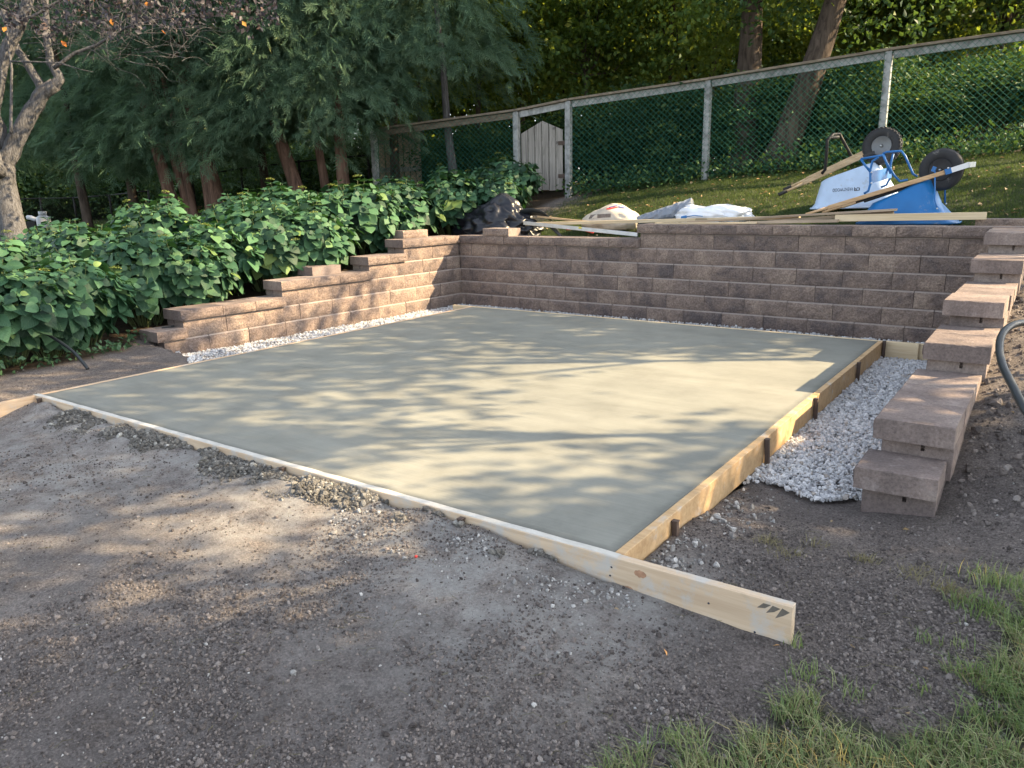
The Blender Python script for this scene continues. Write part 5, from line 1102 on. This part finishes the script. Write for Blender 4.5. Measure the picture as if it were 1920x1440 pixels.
# ---------------------------------------------------------------- things lying on the bank behind the wall
def blob(name, c, rad, mat, crumple=.1, freq=3.0, seed=0, shape=None, nu=48, nv=28, parent=None, flatten=True, ridge=True):
    V = []; 
    for j in range(nv+1):
        th = math.pi*j/nv
        for i in range(nu):
            ph = 6.2832*i/nu; d = Vector((math.sin(th)*math.cos(ph), math.sin(th)*math.sin(ph), math.cos(th)))
            q = d*freq+Vector((seed*3.1, seed*1.7, 0)); nn = noise.noise(q)
            if ridge: nn = (.5-abs(noise.noise(q+Vector((9, 0, 0)))))*1.1+.4*nn+.55*(.4-abs(noise.noise(Vector((q.x*2.4, q.y*2.4, q.z*.9)))))+.22*(.4-abs(noise.noise(q*6)))
            k = 1+crumple*nn; p = Vector((d.x*rad[0]*k, d.y*rad[1]*k, d.z*rad[2]*k))
            if shape: p = shape(p, d)
            if flatten: p.z = max(p.z, -rad[2]*.55)
            V.append(p)
    Fq = [(j*nu+i, (j+1)*nu+i, (j+1)*nu+(i+1) % nu, j*nu+(i+1) % nu) for j in range(nv) for i in range(nu)]
    me = np_mesh(name, V, Fq, mat, smooth=True); return place(name, me, parent, c)
p = Y(925, 437, 6.62)
def bag_shape(p, d):
    pk = math.exp(-((p.x-.16)/.22)**2-((p.y)/.25)**2); p.z += .20*pk*(1 if d.z > -.2 else 0); p.x += .05*p.z; return p
bag = blob('rubbish_bag', (-1.02, 6.70, .78), (.62, .34, .30), M['black_bag'], .30, 3.4, 3, bag_shape, 110, 70); tag(bag, 'shiny black rubbish bag slumped behind the wall corner', 'bag')
# curved strip of black plastic edging
m = MB(); V = []
for k in range(18):
    a = R(150-k*8.0); c = Vector((-.40+.42*math.cos(a)*1.0, 6.66+.04*k/18, .74+.36*math.sin(a))); V += [c, c+Vector((.02, .10, -.10))]
m.add(V, [(2*k, 2*k+2, 2*k+3, 2*k+1) for k in range(17)], 0, True); o = m.build('plastic_edging', M['pipe']); o.modifiers.new('thickness', 'SOLIDIFY').thickness = .006; tag(o, 'curved strip of black plastic edging beside the rubbish bag', 'edging')
def prop(name, a, b, w, h, mat, label, cat, **k): return board(name, a, b, w, h, mat, label, cat, 'boards left on the wall and bank', **k)
prop('plank', Y(988, 420, 6.42), Y(1500, 407.5, 6.40), .09, .038, M['pine_clean'], 'long clean pale plank lying from the black bag along the wall top', 'plank')
prop('plank', Y(1290, 416.5, 6.23), Y(1682, 393, 6.36), .10, .022, M['old_wood'], 'weathered brown plank tilted up against the blue barrow', 'plank')
prop('plank', Y(1440, 416, 6.30), Y(1676, 398, 6.42), .09, .035, M['old_wood'], 'second weathered plank under the tilted one', 'plank')
prop('plank', Y(1566, 409, 6.30), Y(1850, 404.5, 6.36), .038, .07, M['pine_clean'], 'straight plank lying in front of the blue barrow tray', 'plank')
prop('plank', Y(1400, 417.5, 6.20), Y(1572, 414, 6.24), .07, .03, M['old_wood'], 'short brown offcut flat on the wall cap', 'plank')
prop('plank', Y(1230, 419, 6.16), Y(1420, 418, 6.18), .08, .02, M['pine_clean'], 'thin pale lath flat on the wall cap', 'plank')
o = board('tool_pole', Y(1008, 406, 6.72), Y(1110, 417, 6.62), .026, .026, M['handle_pale'], 'wooden tool handle leaning over the bank beside the black bag', 'handle')
lv = empty('spirit_level', tuple(Y(1085, 430, 6.16))); iv = -Vector(lv.location); a, b = Y(982, 418, 6.36), Y(1196, 440, 6.06); tag(lv, 'long silver spirit level with a yellow vial resting on the low wall caps', 'level')
m = MB(); m.bar(a+iv, b+iv, .022, .046, bev=.003); m.build('body', M['galv'], lv); q = a.lerp(b, .53); d = (b-a).normalized(); m = MB(); m.bar(q-d*.022+iv+Vector((0, -.013, .012)), q+d*.022+iv+Vector((0, -.013, .012)), .008, .02); m.build('vial', M['yellow'], lv)
m = MB(); m.tube([Y(1062, 430, 6.40), Y(1085, 428, 6.42), Y(1112, 436, 6.36)], .014, 6); o = m.build('red_strap', M['red']); tag(o, 'scrap of red strap under the spirit level', 'strap')
m = MB(); m.tube([Y(1028, 421, 6.5), Y(1040, 432, 6.4), Y(1052, 443, 6.3)], .02, 7); o = m.build('grey_tube', M['pipe']); tag(o, 'dark grey tube offcut under the spirit level', 'tube')
# bag of concrete mix
p0 = Y(1148, 412, 7.1); cb = empty('cement_sack', (p0.x, 7.1, gz(p0.x, 7.1))); tag(cb, 'dirty cream cement sack with red and blue print lying on the bank', 'sack')
def sack_shape(p, d): p.z += .07*math.exp(-((p.x-.06)/.16)**2)*(d.z > 0)*d.z; return p
bz = .085; sk = blob('sack', (0, 0, bz), (.42, .24, .17), M['paper'], .14, 2.2, 5, sack_shape, 56, 32, cb)
from mathutils.bvhtree import BVHTree
def bvh(o): me = o.data; return BVHTree.FromPolygons([v.co[:] for v in me.vertices], [q.vertices[:] for q in me.polygons])
bt = bvh(sk)
def decal(name, quads, mat, parent, off):      # flat print laid on the curved sack, seen from the pad
    m = MB()
    for poly in quads:
        V = []
        for (px, py) in poly:
            dr = Vector(_ray(px, py)).normalized(); o_ = Vector(CAM_P)-Vector(cb.location)-Vector((0, 0, bz)); h = bt.ray_cast(o_, dr)
            if h[0] is None: V = []; break
            V.append(h[0]+h[1]*off+Vector((0, 0, bz)))
        if len(V) >= 3: m.add(V, [tuple(range(len(V)))])
    if m.v: m.build(name, mat, parent)
def strips(x0, y0, x1, y1, h, n): return [[(x0+(x1-x0)*k/n, y0+(y1-y0)*k/n), (x0+(x1-x0)*(k+1)/n, y0+(y1-y0)*(k+1)/n), (x0+(x1-x0)*(k+1)/n, y0+(y1-y0)*(k+1)/n+h), (x0+(x1-x0)*k/n, y0+(y1-y0)*k/n+h)] for k in range(n)]
decal('red_print', strips(1137, 391, 1158, 387.5, 2.6, 8), M['red'], cb, .004); decal('blue_print', strips(1142, 388.2, 1158, 384.5, 1.8, 6)+strips(1159, 386.5, 1171, 389.2, 2.4, 6), M['navy'], cb, .004); decal('orange_print', strips(1158, 381.5, 1172, 385.0, 2.2, 5), M['orange_red'], cb, .004)
decal('dirt_print', strips(1104, 403, 1145, 400.5, 7, 10), plain('sack_dirt', (0.16, 0.13, 0.11), .9, var=.6, sc=40), cb, .003)
# roll of grey plastic sheeting
a, b = Y(1196, 413, 6.95), Y(1300, 393, 7.10); m = MB(); rs = random.Random(4); d = (b-a).normalized(); u = d.cross(Vector((0, 0, 1))).normalized(); w = u.cross(d); V = []; nn = 20; ns = 26
for j in range(ns):
    t_ = j/(ns-1); r_ = .05+.085*t_
    for k in range(nn):
        an = 6.2832*k/nn; q = Vector((math.cos(an)*2, math.sin(an)*2, t_*7)); rr = r_*(1+.32*(.35-abs(noise.noise(q*1.4)))+.12*noise.noise(q*4)); V.append(a.lerp(b, t_)+u*math.cos(an)*rr+w*math.sin(an)*rr)
m.add(V, [(j*nn+k, j*nn+(k+1) % nn, (j+1)*nn+(k+1) % nn, (j+1)*nn+k) for j in range(ns-1) for k in range(nn)]+[tuple(range(nn)), tuple((ns-1)*nn+k for k in range(nn))], 0, False); o = m.build('sheeting_roll', M['grey_plastic']); tag(o, 'crumpled roll of grey plastic sheeting beside the cement sack', 'sheeting')
p0 = Y(1338, 402, 6.85); o = blob('white_plastic_sheet', (p0.x, 6.85, gz(p0.x, 6.85)+.085), (.40, .20, .15), M['white_plastic'], .30, 3.2, 8, lambda p, d: Vector((p.x, p.y, min(p.z, .115+.02*math.sin(p.x*14)))), 64, 36); tag(o, 'bunched white plastic film on the bank left of the barrows', 'plastic sheet')
m = MB(); a, b = Y(1277, 408.5, 6.50), Y(1288, 406, 6.52); m.bar(a, b, .035, .035, bev=.008); m.tube([b, Y(1302, 404, 6.54), Y(1318, 405.5, 6.55)], .006, 6); o = m.build('paint_scraper', M['blue']); tag(o, 'small blue handled tool lying on the white plastic film', 'tool')

# black pipes
m = MB(); pts = [at(1990, 618, 4.3), at(1935, 606, 4.2), at(1903, 608, 4.1), at(1881, 624, 4.0), at(1874, 650, 3.9), at(1880, 685, 3.75), at(1898, 722, 3.6), at(1922, 768, 3.45), at(1965, 830, 3.3)]; 
e0, e1 = pts[0], pts[-1]; pts = [np.array((e0[0]+.45, e0[1]+.25, gz(e0[0]+.45, e0[1]+.25)-.03)), np.array((e0[0]+.22, e0[1]+.12, max(gz(e0[0]+.22, e0[1]+.12)+.05, e0[2]-.05)))]+pts+[np.array((e1[0]+.05, e1[1]-.22, gz(e1[0]+.05, e1[1]-.22)-.05))]
m.tube(spline(pts), .0185, 12); o = m.build('drain_pipe', M['pipe']); tag(o, 'thick black pipe arching beside the wide capped wall', 'pipe')
m = MB(); q0 = on_z(163, 690, -.03); dd = float((q0-CAM_P)@_f); m.tube(spline([at(52, 612, dd+.25), at(80, 622, dd+.2), at(115, 643, dd+.1), at(142, 664, dd+.03), at(165, 692, dd)]), .0135, 10); o = m.build('drain_pipe', M['pipe']); tag(o, 'thin black pipe bending out of the leafy shrubs into the soil', 'pipe')

# gas cylinder and stand on the far lawn
p0 = at(84, 427, 18.6); tk = empty('gas_cylinder', (p0[0], p0[1], p0[2])); tag(tk, 'small pale grey gas cylinder on the shaded grass', 'gas cylinder')
m = MB(); m.lathe([(.10, .0), (.11, .02), (.145, .03), (.155, .07), (.155, .25), (.14, .30), (.09, .335), (.03, .345)], (0, 0, 0), n=28); m.build('body', M['tank'], tk)
m = MB(); n_ = 24; V = []
for z in (.335, .435):
    for k in range(n_): V.append((.09*math.cos(6.2832*k/n_), .09*math.sin(6.2832*k/n_), z))
m.add(V, [(k, k+1, n_+k+1, n_+k) for k in range(n_-1) if k not in (3, 4, 15, 16)], 0, True); o = m.build('collar', M['tank'], tk); o.modifiers.new('thickness', 'SOLIDIFY').thickness = .006
m = MB(); m.lathe([(.025, .34), (.025, .39), (.04, .395), (.04, .41)], (0, 0, 0), n=12); m.build('valve', M['galv'], tk)
p0 = at(65, 427, 18.9); st = empty('garden_stand', tuple(p0), .4); tag(st, 'small dark stand with a pale curved top beside the gas cylinder', 'stand')
m = MB(); m.box((0, 0, .10), (.26, .2, .2), bev=.01); m.build('body', M['black_wire'], st); m = MB(); m.tube([(-.16, 0, .30), (-.06, 0, .29), (.04, 0, .25), (.15, 0, .24)], [.05, .06, .055, .045], 10); m.build('top', M['tank'], st)
bpy.context.view_layer.update()
# everything far enough rests where it is built; the cylinder and stand stand on the ground
for o in (tk, st): o.location.z = gz(o.location.x, o.location.y)
